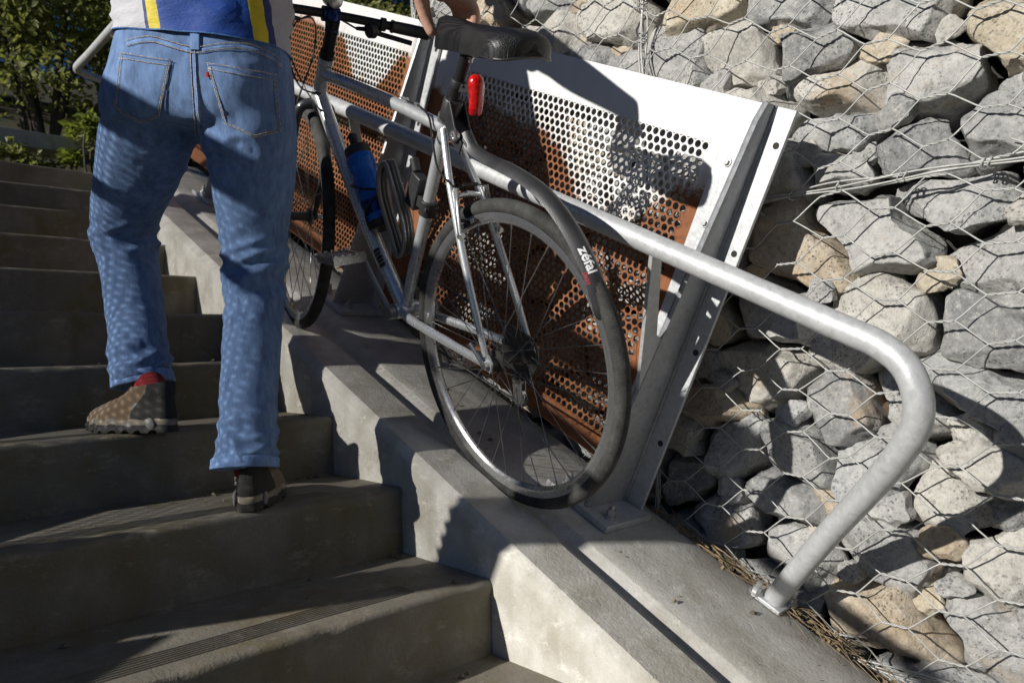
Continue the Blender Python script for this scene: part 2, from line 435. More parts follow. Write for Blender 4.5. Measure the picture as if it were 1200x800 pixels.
dup(scr, slope_mat(PX0, .425 + 2 * PITCH, .152), 'rusty perforated metal screen mostly hidden behind the legs of the person, topmost beside the stairs')
for o in [q for q in bpy.data.objects if q.name.startswith('sheet.')]: o.color = (.5, 0, 0, 1)
LOFF = -.73
for i in range(1, 4):
    dup(scr, left_mat(PX0, .425 + LOFF + i * PITCH, .152), 'perforated metal screen on the far left side of the stairs, outside the photo')
def make_post(mat, label):
    # local: x=0 is the flange front, y=0 the fin, z=0 the top of the base plate
    t = thing('steel_post', label, 'steel post', mat, 'galvanised posts carrying screens and handrail')
    H = .977
    b = MB(); b.abox(.0, .010, -.060, .088, .0, H); b.build('flange', M['galv'], t, True, 30, .0015)
    b = MB(); y = .006                 # tapered fin with a rounded nose
    def fr(z):                          # x of the outer edge at height z
        return -.040 - .105 * (1 - z / H) ** 1.05
    rows = []
    for k in range(25):
        z = H * k / 24; zz = z - .0; x0 = fr(z)
        if z > H - .02: x0 = x0 + (z - (H - .02)) * .5
        rows.append([(-.0005, -y - .004, zz), (x0 + .012, -y - .004, zz), (x0 + .003, -y * .6 - .003, zz), (x0, 0, zz), (x0 + .003, y * .6 + .003, zz), (x0 + .012, y + .004, zz), (-.0005, y + .004, zz)])
    b.loft(rows, True, True, True); b.build('fin', M['galv_dark'], t, True, 35, .0)
    b = MB(); b.abox(-.155, .018, -.085, .125, -.018, 0); b.build('base_plate', M['galv'], t, True, 30, .002)
    b = MB()                            # weld beads
    b.tube([(-.002, -y - .005, H * k / 40) for k in range(41)], [.0045 + .0012 * math.sin(k * 2.3) for k in range(41)], 6)
    b.build('weld', M['galv_dark'], t)
    for yy in (-.044,):
        for zz in (.18, .42, .66, .90):
            b = MB(); b.tube([(-.0006, yy, zz), (.0004, yy, zz)], .0075, 14); b.build('bolt_hole', M['dark'], t)
    for zz in (.22, .52, .70, .84):
        b = MB(); b.hexbolt((-.0005, .055, zz), (-1, 0, 0), .0075, .008); b.build('bolt', M['bolt'], t, True, 30)
    for (xx, yy) in ((-.115, -.055), (-.115, .09)):
        b = MB(); b.hexbolt((xx, yy, 0), (0, 0, 1), .010, .022); b.tube([(xx, yy, .02), (xx, yy, .034)], .006, 10); b.build('anchor_bolt', M['bolt'], t, True, 30)
    return t
M['galv_dark'] = galv('galvanised_fin', (.40, .41, .43), .45, .40)
post = make_post(slope_mat(XF, .395, .1125), 'galvanised steel post right of the rear wheel, at the downhill end of the screens')
dup(post, slope_mat(XF, .395 + PITCH, .1125), 'galvanised steel post between two screens, seen behind the bicycle frame and bottle')
dup(post, slope_mat(XF, .395 + 2 * PITCH, .1125), 'galvanised steel post hidden behind the person in jeans')
for i in range(1, 5):
    dup(post, left_mat(XF, .395 + LOFF + i * PITCH, .1125), 'galvanised steel post on the far left side of the stairs, outside the photo')
lw = thing('shading_wall', 'added low wall left of the lower steps, out of view, shading the treads', 'wall', Matrix.Translation(U(-STAIR_W - XF - .1, -.3, .09)))  # unseen wall added to keep the lower treads in shade
extrude_profile([(-STAIR_W - XF - .16, -.3), (-STAIR_W - XF - .16, .25), (-STAIR_W - XF - .15, .26), (-STAIR_W - XF - .01, .26), (-STAIR_W - XF, .25), (-STAIR_W - XF, -.3)], -1.5, .87).build('wall', M['slab'], lw, True, 30, 0, True)  # top of the added wall kept low so sun reaches the kerb
# handrail: hook at the low end, along the slope, level over the landing, turned in to the wall
RX, RN, RR = .205, .757, .0235
def rail_path(x_of, s_end):
    n0 = RN
    low = [U(x_of(.49), -.015, .094), U(x_of(.44), -.047, .20), U(x_of(.375), -.092, .35), U(x_of(.305), -.140, .49), U(x_of(.258), -.170, .585), U(x_of(.228), -.183, .655), U(x_of(.212), -.170, .705), U(x_of(.206), -.135, .742), U(x_of(RX), -.085, .7565), U(x_of(RX), -.03, RN), U(x_of(RX), .1, RN)]
    ytop = 3.15
    s1 = (ytop) / CS
    top = [U(x_of(RX), .8, RN), U(x_of(RX), 1.8, RN), U(x_of(RX - .02), 2.9, RN), U(x_of(RX - .06), s_end - .12, RN)]
    e = U(x_of(RX - .07), s_end, RN); z = e.z + .012; xe = RX - .08
    lvl = [Vector((x_of(xe), e.y + .07, z + .010)), Vector((x_of(xe), e.y + .2, z + .012)), Vector((x_of(xe), 3.8, z + .012)), Vector((x_of(xe - .005), 4.02, z + .010)), Vector((x_of(xe), 4.09, z + .008)), Vector((x_of(xe + .03), 4.13, z + .004)), Vector((x_of(.3), 4.17, z - .01)), Vector((x_of(.55), 4.2, z - .03)), Vector((x_of(.85), 4.22, z - .05))]
    return low + top + lvl
def make_rail(x_of, label, mirror):
    base = U(x_of(.49), -.015, .094)
    t = thing('handrail', label, 'handrail', Matrix.Translation(base))
    pts = catmull(rail_path(x_of, 3.86), 7)
    b = MB(); b.tube(pts, RR, 20); b.build('tube', M['tube'], t, True, 60, 0, True)
    b = MB(); c = U(x_of(.487), -.015, .1); b.box(c, Vector((.036, 0, 0)), U(0, .036, 0), U(0, 0, .005)); b.build('base_plate', M['galv'], t, True, 30, .002, True)
    for (dx, ds) in ((-.03, .030), (.024, -.030)):
        p = U(x_of(.487 + dx), -.015 + ds, .105); b = MB(); b.hexbolt(p, U(0, 0, 1), .010, .016); b.tube([p, p + U(0, 0, .03)], .006, 8); b.build('anchor_bolt', M['bolt'], t, True, 30, 0, True)
    off = LOFF if mirror else 0
    for i in range(-1 if mirror else 0, 3):
        s = .395 + off + i * PITCH
        if s < 0: continue
        # tapered strut from the rail down to the fin
        y = .005; b = MB()
        a = [U(x_of(RX - .012), s, RN - .015), U(x_of(RX + .022), s, RN - .018), U(x_of(.31), s, .56), U(x_of(.332), s, .55), U(x_of(.332), s, .44), U(x_of(.318), s, .42)]
        d = U(0, y, 0); b.loft([[q - d for q in a], [q + d for q in a]], True, True, True); b.build('strut', M['galv'], t, True, 30, .001, True)
    # level end is held by a leg at the landing
    b = MB(); b.tube([Vector((x_of(RX - .075), 3.42, 2.385)), Vector((x_of(.40), 3.44, 2.20)), Vector((x_of(.44), 3.44, TOPZ))], .011, 12); b.build('leg', M['tube'], t, True, 60, 0, True)
    return t
make_rail(lambda x: x, 'galvanised tube handrail along the screens, its low end hooked down beside the stone wall', False)
make_rail(lambda x: -STAIR_W - x, 'galvanised tube handrail on the far left side of the stairs, outside the photo', True)
# concrete edging on the bank above the landing
t = thing('concrete_edging', 'low grey concrete edging on the planted bank above the top of the stairs', 'edging', Matrix.Translation((-.6, 5.0, 2.1)))
b = MB(); b.box((-.55, 5.0, 2.14), (.92, .06, .012), (-.01, .12, 0), (0, 0, .055)); b.build('edging_block', M['slab'], t, True, 30, .008, True)
# ================================================================== GABION WALL: caged stones
XW = .545                       # plane of the wire front
def vor_cell(i, pts, bound):
    # clip the bounding polygon by bisectors; points already in the stretched metric
    poly = bound; p = pts[i]
    for j, q in enumerate(pts):
        if j == i: continue
        d = (q[0] - p[0], q[1] - p[1]); L2 = d[0] * d[0] + d[1] * d[1]
        if L2 > .5: continue
        mx, my = (p[0] + q[0]) / 2, (p[1] + q[1]) / 2; out = []
        for k in range(len(poly)):
            a, c = poly[k], poly[(k + 1) % len(poly)]
            da = (a[0] - mx) * d[0] + (a[1] - my) * d[1]; dc = (c[0] - mx) * d[0] + (c[1] - my) * d[1]
            if da <= 0: out.append(a)
            if (da < 0) != (dc < 0) and da != dc:
                t = da / (da - dc); out.append((a[0] + (c[0] - a[0]) * t, a[1] + (c[1] - a[1]) * t))
        poly = out
        if not poly: break
    return poly
def ico(sub):
    import bmesh
    bm = bmesh.new(); bmesh.ops.create_icosphere(bm, subdivisions=sub, radius=1)
    bm.verts.ensure_lookup_table()
    vs = [v.co.copy() for v in bm.verts]; fs = [tuple(v.index for v in f.verts) for f in bm.faces]; bm.free(); return vs, fs
ICO_HI, ICO_LO = ico(5), ico(3)
ICO_V, ICO_F = ICO_HI
ROT = .30                       # the courses tilt a little with the slope
ASP = 1.55
cr, srr = math.cos(ROT), math.sin(ROT)
def to_m(y, z):
    a, c = y * cr + z * srr, -y * srr + z * cr
    return (a / ASP, c)
def from_m(a, c):
    a *= ASP
    return (a * cr - c * srr, a * srr + c * cr)
ALL_STONE_BVH = []
def stone_mesh(poly, ctr, depth, rnd):
    """poly (y,z) around ctr -> angular rock whose front touches the wire"""
    k = len(poly)
    def radius(th):
        dx, dy = math.cos(th), math.sin(th); best = 9
        for i in range(k):
            ax, ay = poly[i][0] - ctr[0], poly[i][1] - ctr[1]; bx, by = poly[(i + 1) % k][0] - ctr[0], poly[(i + 1) % k][1] - ctr[1]
            ex, ey = bx - ax, by - ay; den = dx * ey - dy * ex
            if abs(den) < 1e-9: continue
            t = (ax * ey - ay * ex) / den; u = (ax * dy - ay * dx) / den
            if t > 0 and -1e-6 <= u <= 1 + 1e-6: best = min(best, t)
        return best if best < 9 else .05
    NT_ = 72; tab = [radius(2 * pi * i / NT_) for i in range(NT_)]
    rmax = max(tab); tab = [min(t, 1.15 * sum(tab) / NT_ * 1.45) for t in tab]
    for _ in range(3): tab = [(tab[i - 1] + 2 * tab[i] + tab[(i + 1) % NT_]) / 4 for i in range(NT_)]
    gap = rnd.uniform(.97, 1.065)
    planes = []
    for _ in range(rnd.randint(12, 18)):
        v = Vector((rnd.gauss(-.25, 1), rnd.gauss(0, 1), rnd.gauss(0, 1))).normalized(); planes.append((v, rnd.uniform(.64, .84)))
    fv = Vector((-1, rnd.gauss(0, .14), rnd.gauss(.04, .15))).normalized(); planes.append((fv, rnd.uniform(.44, .57)))
    fv = Vector((-1, rnd.gauss(.0, .5), rnd.gauss(.4, .4))).normalized(); planes.append((fv, rnd.uniform(.66, .80)))
    seed = Vector((rnd.random() * 50, rnd.random() * 50, rnd.random() * 50)); vs = []
    for p in ICO_V:
        # boxier than a sphere
        q = Vector((math.copysign(abs(p.x) ** .62, p.x), math.copysign(abs(p.y) ** .74, p.y), math.copysign(abs(p.z) ** .74, p.z)))
        q = q * (1 + .10 * noise.noise(p * 1.3 + seed))
        for n_, d_ in planes:
            e = q.dot(n_) - d_
            if e > 0: q = q - n_ * e * .97
        th = math.atan2(q.z, q.y) % (2 * pi); f = th / (2 * pi) * NT_; i = int(f) % NT_; t = f - int(f)
        rr = (tab[i] * (1 - t) + tab[(i + 1) % NT_] * t) * gap * 1.13
        wv = Vector((q.x * depth, q.y * rr, q.z * rr))
        vd = noise.voronoi(wv * 15 + seed)[0]
        dn = (vd[1] - vd[0]) * .006 - .003 + noise.noise(wv * 16 + seed) * .005 + noise.noise(wv * 42 + seed) * .0034 + noise.noise(wv * 110 + seed) * .0014
        wv = wv + p * dn; vs.append(wv)
    return vs
def make_basket(y0, y1, z0, z1, label, rnd, dens=1.0):
    t = thing('gabion_basket', label, 'stone basket', Matrix.Translation((XW + .25, (y0 + y1) / 2, z0)), 'wire baskets of stone forming the wall')
    bound = [to_m(y0, z0), to_m(y1, z0), to_m(y1, z1), to_m(y0, z1)]
    pts = []; tries = 0
    while tries < 5000 and len(pts) < 95:
        tries += 1
        y, z = rnd.uniform(y0 + .02, y1 - .02), rnd.uniform(z0 + .02, z1 - .02); m = to_m(y, z)
        sz = rnd.choice([.08, .105, .13, .155, .18, .21]) / dens
        if all((m[0] - q[0]) ** 2 + (m[1] - q[1]) ** 2 > ((sz + q[2]) * .5) ** 2 for q in pts): pts.append((m[0], m[1], sz))
    P = [(p[0], p[1]) for p in pts]
    for _ in range(1):
        P2 = []
        for i in range(len(P)):
            c = vor_cell(i, P, bound)
            if len(c) > 2: P2.append((P[i][0] * .5 + .5 * sum(a for a, _ in c) / len(c), P[i][1] * .5 + .5 * sum(b for _, b in c) / len(c)))
        P = P2
    cells = [vor_cell(i, P, bound) for i in range(len(P))]
    order = sorted([i for i in range(len(P)) if len(cells[i]) > 2], key=lambda i: P[i])
    for i in order:
        poly = [from_m(*q) for q in cells[i]]
        cy_ = sum(q[0] for q in poly) / len(poly); cz_ = sum(q[1] for q in poly) / len(poly)
        ext = max(math.hypot(q[0] - cy_, q[1] - cz_) for q in poly)
        if ext < .022: continue
        depth = max(.06, min(.15, ext * rnd.uniform(.8, 1.05)))
        vs = stone_mesh(poly, (cy_, cz_), depth, rnd)
        xmin = min(v.x for v in vs); xc = XW + rnd.uniform(.001, .014) - xmin
        if rnd.random() < .16: xc += rnd.uniform(.015, .04)
        inv = Vector((xc, cy_, cz_)) - t.location
        b = MB(); b.v = [tuple(v + inv) for v in vs]; b.f = ICO_F; b.m = [0] * len(ICO_F)
        o = b.build('stone', M['stone'], t, True, 0)
    corners = [from_m(*q) for i in order for q in cells[i]]
    rnd.shuffle(corners); used_c = []; nfill = 0
    for (yc, zc) in corners:                    # small wedged stones in the gaps
        if nfill >= 26 or not (y0 + .03 < yc < y1 - .03 and z0 + .03 < zc < z1 - .03): continue
        if any((yc - a) ** 2 + (zc - b_) ** 2 < .004 for a, b_ in used_c): continue
        used_c.append((yc, zc)); nfill += 1
        r0 = rnd.uniform(.026, .048); k_ = rnd.randint(5, 7); a0 = rnd.random() * 6
        poly = [(yc + r0 * rnd.uniform(.8, 1.3) * math.cos(a0 + 2 * pi * q / k_) * 1.2, zc + r0 * rnd.uniform(.8, 1.2) * math.sin(a0 + 2 * pi * q / k_)) for q in range(k_)]
        vs = stone_mesh(poly, (yc, zc), r0 * .9, rnd); xmin = min(v.x for v in vs); inv = Vector((XW + rnd.uniform(.012, .055) - xmin, yc, zc)) - t.location
        b = MB(); b.v = [tuple(v + inv) for v in vs]; b.f = ICO_F; b.m = [0] * len(ICO_F); b.build('stone', M['stone'], t, True, 0)
    b = MB(); b.abox(XW + .16, XW + .9, y0, y1, z0, z1); b.build('shade_backing', M['dark'], t, False, 0, 0, True)  # near-black block: shade of the gaps between stones put into its colour
    return t
GZ = -.02
rg = random.Random(21)
BASKETS = []
def bk_(y0, y1, z0, z1, label, hi=True):
    global ICO_V, ICO_F
    ICO_V, ICO_F = ICO_HI if hi else ICO_LO
    BASKETS.append((make_basket(y0, y1, z0, z1, label, rg), y0, y1, z0, z1))
JY = .29
bk_(JY - 1, JY, GZ + 1, GZ + 2, 'wire basket of grey and tan stones in the upper right, above the horizontal seam')
bk_(JY - 1, JY, GZ, GZ + 1, 'wire basket of grey stones beside the hooked end of the handrail, below the wire seam')
bk_(JY - 1, JY, GZ - 1, GZ, 'lowest wire basket of shaded stones in the bottom right corner')
bk_(JY, JY + 1, GZ + 1, GZ + 2, 'wire basket of stones above the saddle and screen, left of the vertical wire seam')
bk_(JY, JY + 1, GZ, GZ + 1, 'wire basket of stones hidden behind the nearest perforated screen', False)
bk_(JY - 2, JY - 1, GZ, GZ + 1, 'wire basket of stones just outside the right edge of the photo', False)
bk_(JY - 2, JY - 1, GZ + 1, GZ + 2, 'upper wire basket of stones just outside the right edge of the photo', False)
bk_(JY + 1, JY + 2.4, GZ + .2, GZ + 1.1, 'wire basket of stones hidden behind the middle perforated screen', False)
# ---- hexagonal wire netting on each basket front
HP, VP_, TW = .206, .094, .044
def wob(y, z): return XW - .009 + .010 * noise.noise(Vector((y * 4, z * 4, 3))) 
def netting(y0, y1, z0, z1, seed):
    b = MB(); rr = random.Random(seed)
    jit = {}
    def node(i, j, side):
        k = (i, j, side)
        if k not in jit:
            y = y0 + i * HP / 2 * 1.0; z = z0 + j * VP_ / 2 * 1.0
            jit[k] = Vector((rr.uniform(-.004, .004), y + side * TW / 2 + rr.uniform(-.004, .004), z + rr.uniform(-.0045, .0045)))
        p = jit[k]; return Vector((p.x + wob(p.y, p.z), p.y, p.z))
    ni, nj = int((y1 - y0) / (HP / 2)) + 1, int((z1 - z0) / (VP_ / 2)) + 1
    def inside(p): return y0 - .03 <= p.y <= y1 + .03 and z0 - .03 <= p.z <= z1 + .03
    r = .0017
    for i in range(0, ni + 1):
        for j in range(0, nj + 1):
            if (i + j) % 2: continue
            a, c = node(i, j, -1), node(i, j, 1)
            if not (inside(a) and inside(c)): continue
            d = c - a; N = Vector((1, 0, 0)); Bn = d.normalized().cross(N)      # the twist: two strands round each other
            for ph in (0, pi):
                b.tube([a + d * (q / 10) + (N * math.cos(q / 10 * 3 * pi + ph) + Bn * math.sin(q / 10 * 3 * pi + ph)) * r * .95 for q in range(11)], r, 6, False)
            for dj in (-1, 1):
                e = node(i + 1, j + dj, -1)
                if inside(e):
                    mid = (c + e) / 2; mid.x = wob(mid.y, mid.z) + rr.uniform(-.003, .003)
                    b.tube([c, c * .62 + mid * .38 + Vector((0, .0012, 0)), mid, e * .62 + mid * .38 - Vector((0, .0012, 0)), e], r, 6, False)
    return b
def seam(a, c, seed, wraps=True):
    """selvedge: a few heavy wires laced together with rings"""
    b = MB(); rr = random.Random(seed); a, c = Vector(a), Vector(c); n = 44
    for k in range(4):
        ph = rr.uniform(0, 6); o1, o2 = rr.uniform(-.005, .005), rr.uniform(-.006, .006); pts = []
        for i in range(n + 1):
            t = i / n; p = a.lerp(c, t)
            w1, w2 = .0035 * math.sin(t * 23 + ph) + o1, .0045 * math.sin(t * 17 + ph * 2) + o2 + .008 * noise.noise(p * 5)
            dr = (c - a).normalized(); q = Vector((0, -dr.z, dr.y))
            pts.append(p + Vector((-.004 + w1, 0, 0)) + q * w2)
        b.tube(pts, .0022, 6)
    dr = (c - a).normalized(); q = Vector((0, -dr.z, dr.y)); L = (c - a).length
    pos = .05
    while pos < L:
        p = a + dr * pos; p.x -= .004
        for m_ in range(rr.choice((1, 2, 3))):
            pp = p + dr * m_ * .012 + q * .008 * noise.noise(p * 5); b.tube([pp + Vector((1, 0, 0)) * .009 * math.cos(u * pi / 6) + q * .011 * math.sin(u * pi / 6) + dr * .004 * math.sin(u * 1.1) for u in range(12)], .0016, 6, False, None, True)
        pos += rr.uniform(.07, .17)
    return b
for i, (t, y0, y1, z0, z1) in enumerate(BASKETS):
    netting(y0, y1, z0, z1, 50 + i).build('wire_netting', M['wire'], t, True, 0, 0, True)
    e = .004
    seam((XW - .006, y0 + e, z1 - e), (XW - .006, y1 - e, z1 - e), 70 + i).build('seam_wire', M['wire'], t, True, 0, 0, True)
    seam((XW - .006, y1 - e, z0 + e), (XW - .006, y1 - e, z1 - e), 90 + i).build('seam_wire', M['wire'], t, True, 0, 0, True)
# ================================================================== BICYCLE
BLEAN, BYAW = -.218, -.015
be1 = Vector((math.sin(BYAW), math.cos(BYAW), 0)); bl = Vector((0, 0, 1)).cross(be1)
be2 = Vector((0, 0, 1)) * math.cos(BLEAN) - bl * math.sin(BLEAN); be3 = be1.cross(be2)
def Sv(v): return U(v.x, v.y, v.z)
WR = .352
BO = U(.083, .585, .419)
e1w, e2w, e3w = Sv(be1), Sv(be2), Sv(be3)
origin = BO - e2w * WR
BM = Matrix(((e1w.x, -e3w.x, e2w.x, origin.x), (e1w.y, -e3w.y, e2w.y, origin.y), (e1w.z, -e3w.z, e2w.z, origin.z), (0, 0, 0, 1)))
bike = thing('bicycle', 'silver bicycle with black saddle and mudguard, rolling in the ramp groove beside the screens', 'bicycle', BM)
def B(f, l, u): return Vector((f, l, u + WR))        # f forward, l to the left, u up from the axle line
def bw(f, l, u): return BM @ B(f, l, u)
def paint(name, col, rough, metal, coat=0):
    m = NT(name); nz = m.noise(55, 5, .65)
    dirt = m.ramp(nz, [(.52, 0.), (.75, .2)])
    c = m.mix(dirt, col, tuple(v * .55 for v in col))
    sc_ = m.ramp(m.noise(260, 2, .5, m.mapv((1, 1, .2))), [(.66, 0.), (.72, .4)])
    c = m.mix(sc_, c, tuple(min(1, v * 1.3 + .05) for v in col))
    return m.fin(c, m.math('MULTIPLY_ADD', nz, .22, rough - .1), metal, m.bump(m.noise(300, 3), .0002, .4), Coat_Weight=coat)
M['silver'] = paint('silver_paint', (.76, .78, .80), .27, .6, .4)
M['alloy'] = paint('polished_alloy', (.66, .66, .66), .26, .9)
M['steel_dark'] = paint('oily_steel', (.10, .095, .09), .42, .7)
M['black'] = paint('black_alloy', (.018, .018, .02), .38, .2)
M['fork'] = paint('graphite_fork', (.05, .052, .058), .36, .3, .2)
M['navy'] = paint('navy_anodised', (.02, .04, .16), .25, .6)
M['plastic'] = simple('black_plastic', (.028, .028, .030), .45, 0, .2, 60, .0004, 500)
def rubber():
    m = NT('tyre_rubber'); X, Y, Z = m.sep()
    ang = m.math('ARCTAN2', Z, X); ay = m.math('ABSOLUTE', Y)
    gr = m.math('SINE', m.math('ADD', m.math('MULTIPLY', ang, 410.0), m.math('MULTIPLY', ay, 900.0)))
    grm = m.math('MULTIPLY', m.ramp(gr, [(.35, 0.), (.6, 1.)]), m.ramp(ay, [(.003, 0.), (.0045, 1.)]))
    nz = m.noise(24, 6, .7); fn = m.noise(190, 3, .6)
    c = m.mix(m.ramp(nz, [(.35, 0.), (.7, 1.)]), (.022, .022, .021), (.085, .083, .078))
    c = m.mix(m.ramp(fn, [(.5, 0.), (.7, .5)]), c, (.02, .02, .02))
    c = m.mix(m.math('MULTIPLY', grm, .22), c, (.015, .015, .015))
    return m.fin(c, .82, 0, m.bump(grm, .0007, .6, m.bump(fn, .0012, .8)))
M['tyre'] = rubber()
M['cable'] = simple('cable_housing', (.015, .015, .016), .35)
M['grey_plastic'] = simple('mudguard_plastic', (.032, .032, .034), .38, 0, .4, 14, .0003, 400)
def vinyl():
    m = NT('saddle_vinyl'); X, Y, Z = m.sep()
    dots = m.ramp(m.voro(330, rnd=.1), [(.1, 0.), (.45, 1.)])
    wv = m.n('ShaderNodeTexWave', wave_type='BANDS', bands_direction='Y', i_Scale=92.0); m.t.links.new(m.co.outputs['Object'], wv.inputs['Vector'])
    nose = m.ramp(X, [(.23, 0.), (.25, 1.)])
    h = m.mix(nose, dots, wv.outputs[1])
    return m.fin(m.mix(m.noise(20, 4), (.007, .007, .008), (.016, .016, .018)), m.math('MULTIPLY_ADD', h, .15, .26), 0, m.bump(h, .0012, .8), Specular_IOR_Level=.45)
M['vinyl'] = vinyl()
BBp, CLU = (.425, -.062), (.305, .435)
HT, HB = (.868, .497), (.918, .378)
# ---- frame
b = MB()
b.tube(catmull([B(.888, 0, .452), B(.70, 0, .452), B(.50, 0, .447), B(.312, 0, .437)], 4), [.0158] * 4 * 1 + [.0155] * 9, 18)
dt = catmull([B(.905, 0, .395), B(.74, 0, .215), B(.58, 0, .065), B(BBp[0] + .01, 0, BBp[1] + .01)], 5)
b.tube(dt, [.0188] * len(dt), 18, True, (1.0, 1.1))
b.tube([B(*((BBp[0], 0, BBp[1]))), B(.366, 0, .19), B(.302, 0, .462)], .0152, 18)
b.tube([B(HB[0], 0, HB[1]), B((HB[0] + HT[0]) / 2, 0, (HB[1] + HT[1]) / 2), B(HT[0], 0, HT[1])], [.0205, .0185, .0205], 18)
b.cyl(B(BBp[0], .035, BBp[1]), B(BBp[0], -.035, BBp[1]), .021, 20)
for sgn in (1, -1):
    st = catmull([B(.296, .013 * sgn, .437), B(.252, .027 * sgn, .372), B(.205, .041 * sgn, .308), B(.10, .057 * sgn, .152), B(.008, .064 * sgn, .014)], 5)
    b.tube(st, [.0088] * (len(st) - 3) + [.008, .0075, .007], 12)
    cs = catmull([B(BBp[0] - .01, .022 * sgn, BBp[1] + .003), B(.33, .036 * sgn, BBp[1] + .012), B(.16, .054 * sgn, -.024), B(.018, .064 * sgn, -.004)], 5)
    b.tube(cs, [.0115] * 6 + [.0105] * 5 + [.0095] * (len(cs) - 11), 12, True, (1.15, .9))
    # dropout plate
    pl = [(.022, .022), (.03, -.006), (.014, -.016), (-.014, -.016), (-.016, .006), (-.002, .02)]
    b.loft([[B(f, (.0615) * sgn, u) for f, u in pl], [B(f, (.0665) * sgn, u) for f, u in pl]], True, True, True)
b.tube([B(.206, .042, .31), B(.206, 0, .316), B(.206, -.042, .31)], .0065, 10)
b.tube([B(.345, .03, -.05), B(.345, -.03, -.05)], .007, 10)
frame = b.build('frame', M['silver'], bike, True, 50)
b = MB()                                   # dark lettering blocks low on the down tube
for k in range(5):
    a0 = .115 + k * .011
    base = Vector((BBp[0] + a0 * .74 + .012, 0, BBp[1] + a0 * .67 + .012))
    for th in range(-3, 4):
        pass
    ring = []
    for q in range(9):
        an = R_(40 + q * 13); off = B(0, 0, 0)
        n_ = Vector((-.67 * math.cos(an), math.sin(an), .74 * math.cos(an)))
        ring.append(n_)
    c0 = B(base.x, 0, base.z); wv = .0028 if k % 2 else .0042
    b.loft([[c0 + n_ * .0215 + Vector((.74, 0, .67)) * s_ for n_ in ring] for s_ in (-wv, wv)], False)
b.build('decal', M['cable'], frame, True, 0)
b = MB(); b.lathe(B(.3035, 0, .458), (-.24, 0, .97), [(.0175, -.008), (.021, -.006), (.021, .010), (.0185, .012)], 20); b.hexbolt(B(.283, 0, .462), (-1, 0, 0), .005, .012); b.build('seat_clamp', M['alloy'], bike, True, 40)
# ---- seatpost and saddle
b = MB(); b.cyl(B(.302, 0, .45), B(.247, 0, .612), .0138, 20); b.build('seatpost', M['black'], bike)
b = MB(); b.cyl(B(.246, .018, .614), B(.246, -.018, .614), .011, 16); b.box(B(.246, 0, .612), (.018, 0, 0), (0, .019, 0), (0, 0, .005)); b.hexbolt(B(.235, 0, .600), (0, 0, -1), .005, .012); b.build('saddle_clamp', M['alloy'], bike, True, 40, .001)
def sstep_(a, b, x):
    t = max(0, min(1, (x - a) / (b - a))); return t * t * (3 - 2 * t)
def saddle_mesh():
    b = MB(); st = [  # f, half width, top u, droop of the skirt
        (.352, .004, .636, .006), (.350, .012, .646, .030), (.343, .018, .6535, .042), (.325, .0215, .658, .047), (.295, .0235, .659, .046), (.26, .026, .657, .043), (.22, .032, .6555, .040), (.18, .043, .656, .039), (.145, .056, .6585, .040), (.11, .067, .662, .042), (.08, .073, .665, .042), (.055, .074, .6655, .042), (.034, .070, .664, .042), (.018, .061, .661, .038), (.008, .047, .658, .032), (.002, .030, .655, .025), (.000, .010, .652, .016)]
    st2 = []
    for i in range(len(st) - 1):
        for t in (0, .5): st2.append(tuple(st[i][k] * (1 - t) + st[i + 1][k] * t for k in range(4)))
    st2.append(st[-1]); rings = []
    for f, w_, tu, dr in st2:
        k_ = sstep_(.05, .22, f); f = .352 - (.352 - f) * .88; tu += .009 + .002 * k_; dr *= 1.32 + .14 * k_
        ring = []; n = 15
        for k in range(n):
            a = pi * k / (n - 1); x = math.cos(a); y = math.sin(a)
            lx = w_ * math.copysign(abs(x) ** .72, x)
            groove = .004 * math.exp(-(lx / .009) ** 2) if .06 < f < .27 else 0
            ring.append(B(f, lx, tu - dr * (1 - y ** .62) - groove))
        for k in range(1, 8):              # hollow underneath
            x = -1 + 2 * k / 8; ring.append(B(f, w_ * .90 * x, tu - dr + .004 + min(.020, dr * .5) * (1 - x * x)))
        rings.append(ring)
    b.loft(rings, True, True, True); return b
sad = saddle_mesh().build('saddle', M['vinyl'], bike, True, 55)
b = MB()
for sgn in (1, -1): b.tube(catmull([B(.31, .008 * sgn, .624), B(.285, .012 * sgn, .614), B(.25, .016 * sgn, .611), B(.17, .022 * sgn, .6105), B(.12, .030 * sgn, .622), B(.07, .036 * sgn, .640)], 5), .0036, 8)
b.build('saddle_rail', M['steel_dark'], bike)
b = MB(); b.tube(catmull([B(.352 - (.352 - f) * .88, l, u - .004) for f, l, u in ((.036, .071, .625), (.018, .061, .626), (.007, .045, .629), (-.001, .02, .633), (-.002, 0, .634), (-.001, -.02, .633), (.007, -.045, .629), (.018, -.061, .626), (.036, -.071, .625))], 4), .0028, 8); b.build('saddle_trim', M['steel_dark'], bike)
# ---- tail lamp
mt = NT('red_lens'); M['lens'] = mt.fin(mt.mix(mt.ramp(mt.noise(120, 2), [(.4, 0.), (.6, 1.)]), (.55, .004, .006), (.85, .02, .02)), .12, 0, mt.bump(mt.voro(260), .0006, .5), Coat_Weight=.8, Transmission_Weight=.25)
tl = thing_ = None
b = MB(); b.loft([[B(f + .018 * math.cos(a) * k + .5 * 0, .017 * math.sin(a) * k2, u) for a in [2 * pi * i / 24 for i in range(24)]] for f, u, k, k2 in [(.205, .488, .55, .72), (.204, .492, .72, .88), (.204, .51, .80, .92), (.206, .53, .85, .96), (.208, .545, .92, 1.08), (.21, .556, .9, 1.05), (.211, .564, .72, .84), (.2115, .569, .4, .5)]], True, True, True)
tail = b.build('tail_lamp', M['lens'], bike, True, 40)
b = MB(); b.lathe(B(.196, 0, .543), (-1, 0, .05), [(.006, -.012), (.006, -.004), (.004, -.002), (.001, -.001)], 16); b.build('lamp_bulb', M['alloy'], tail)
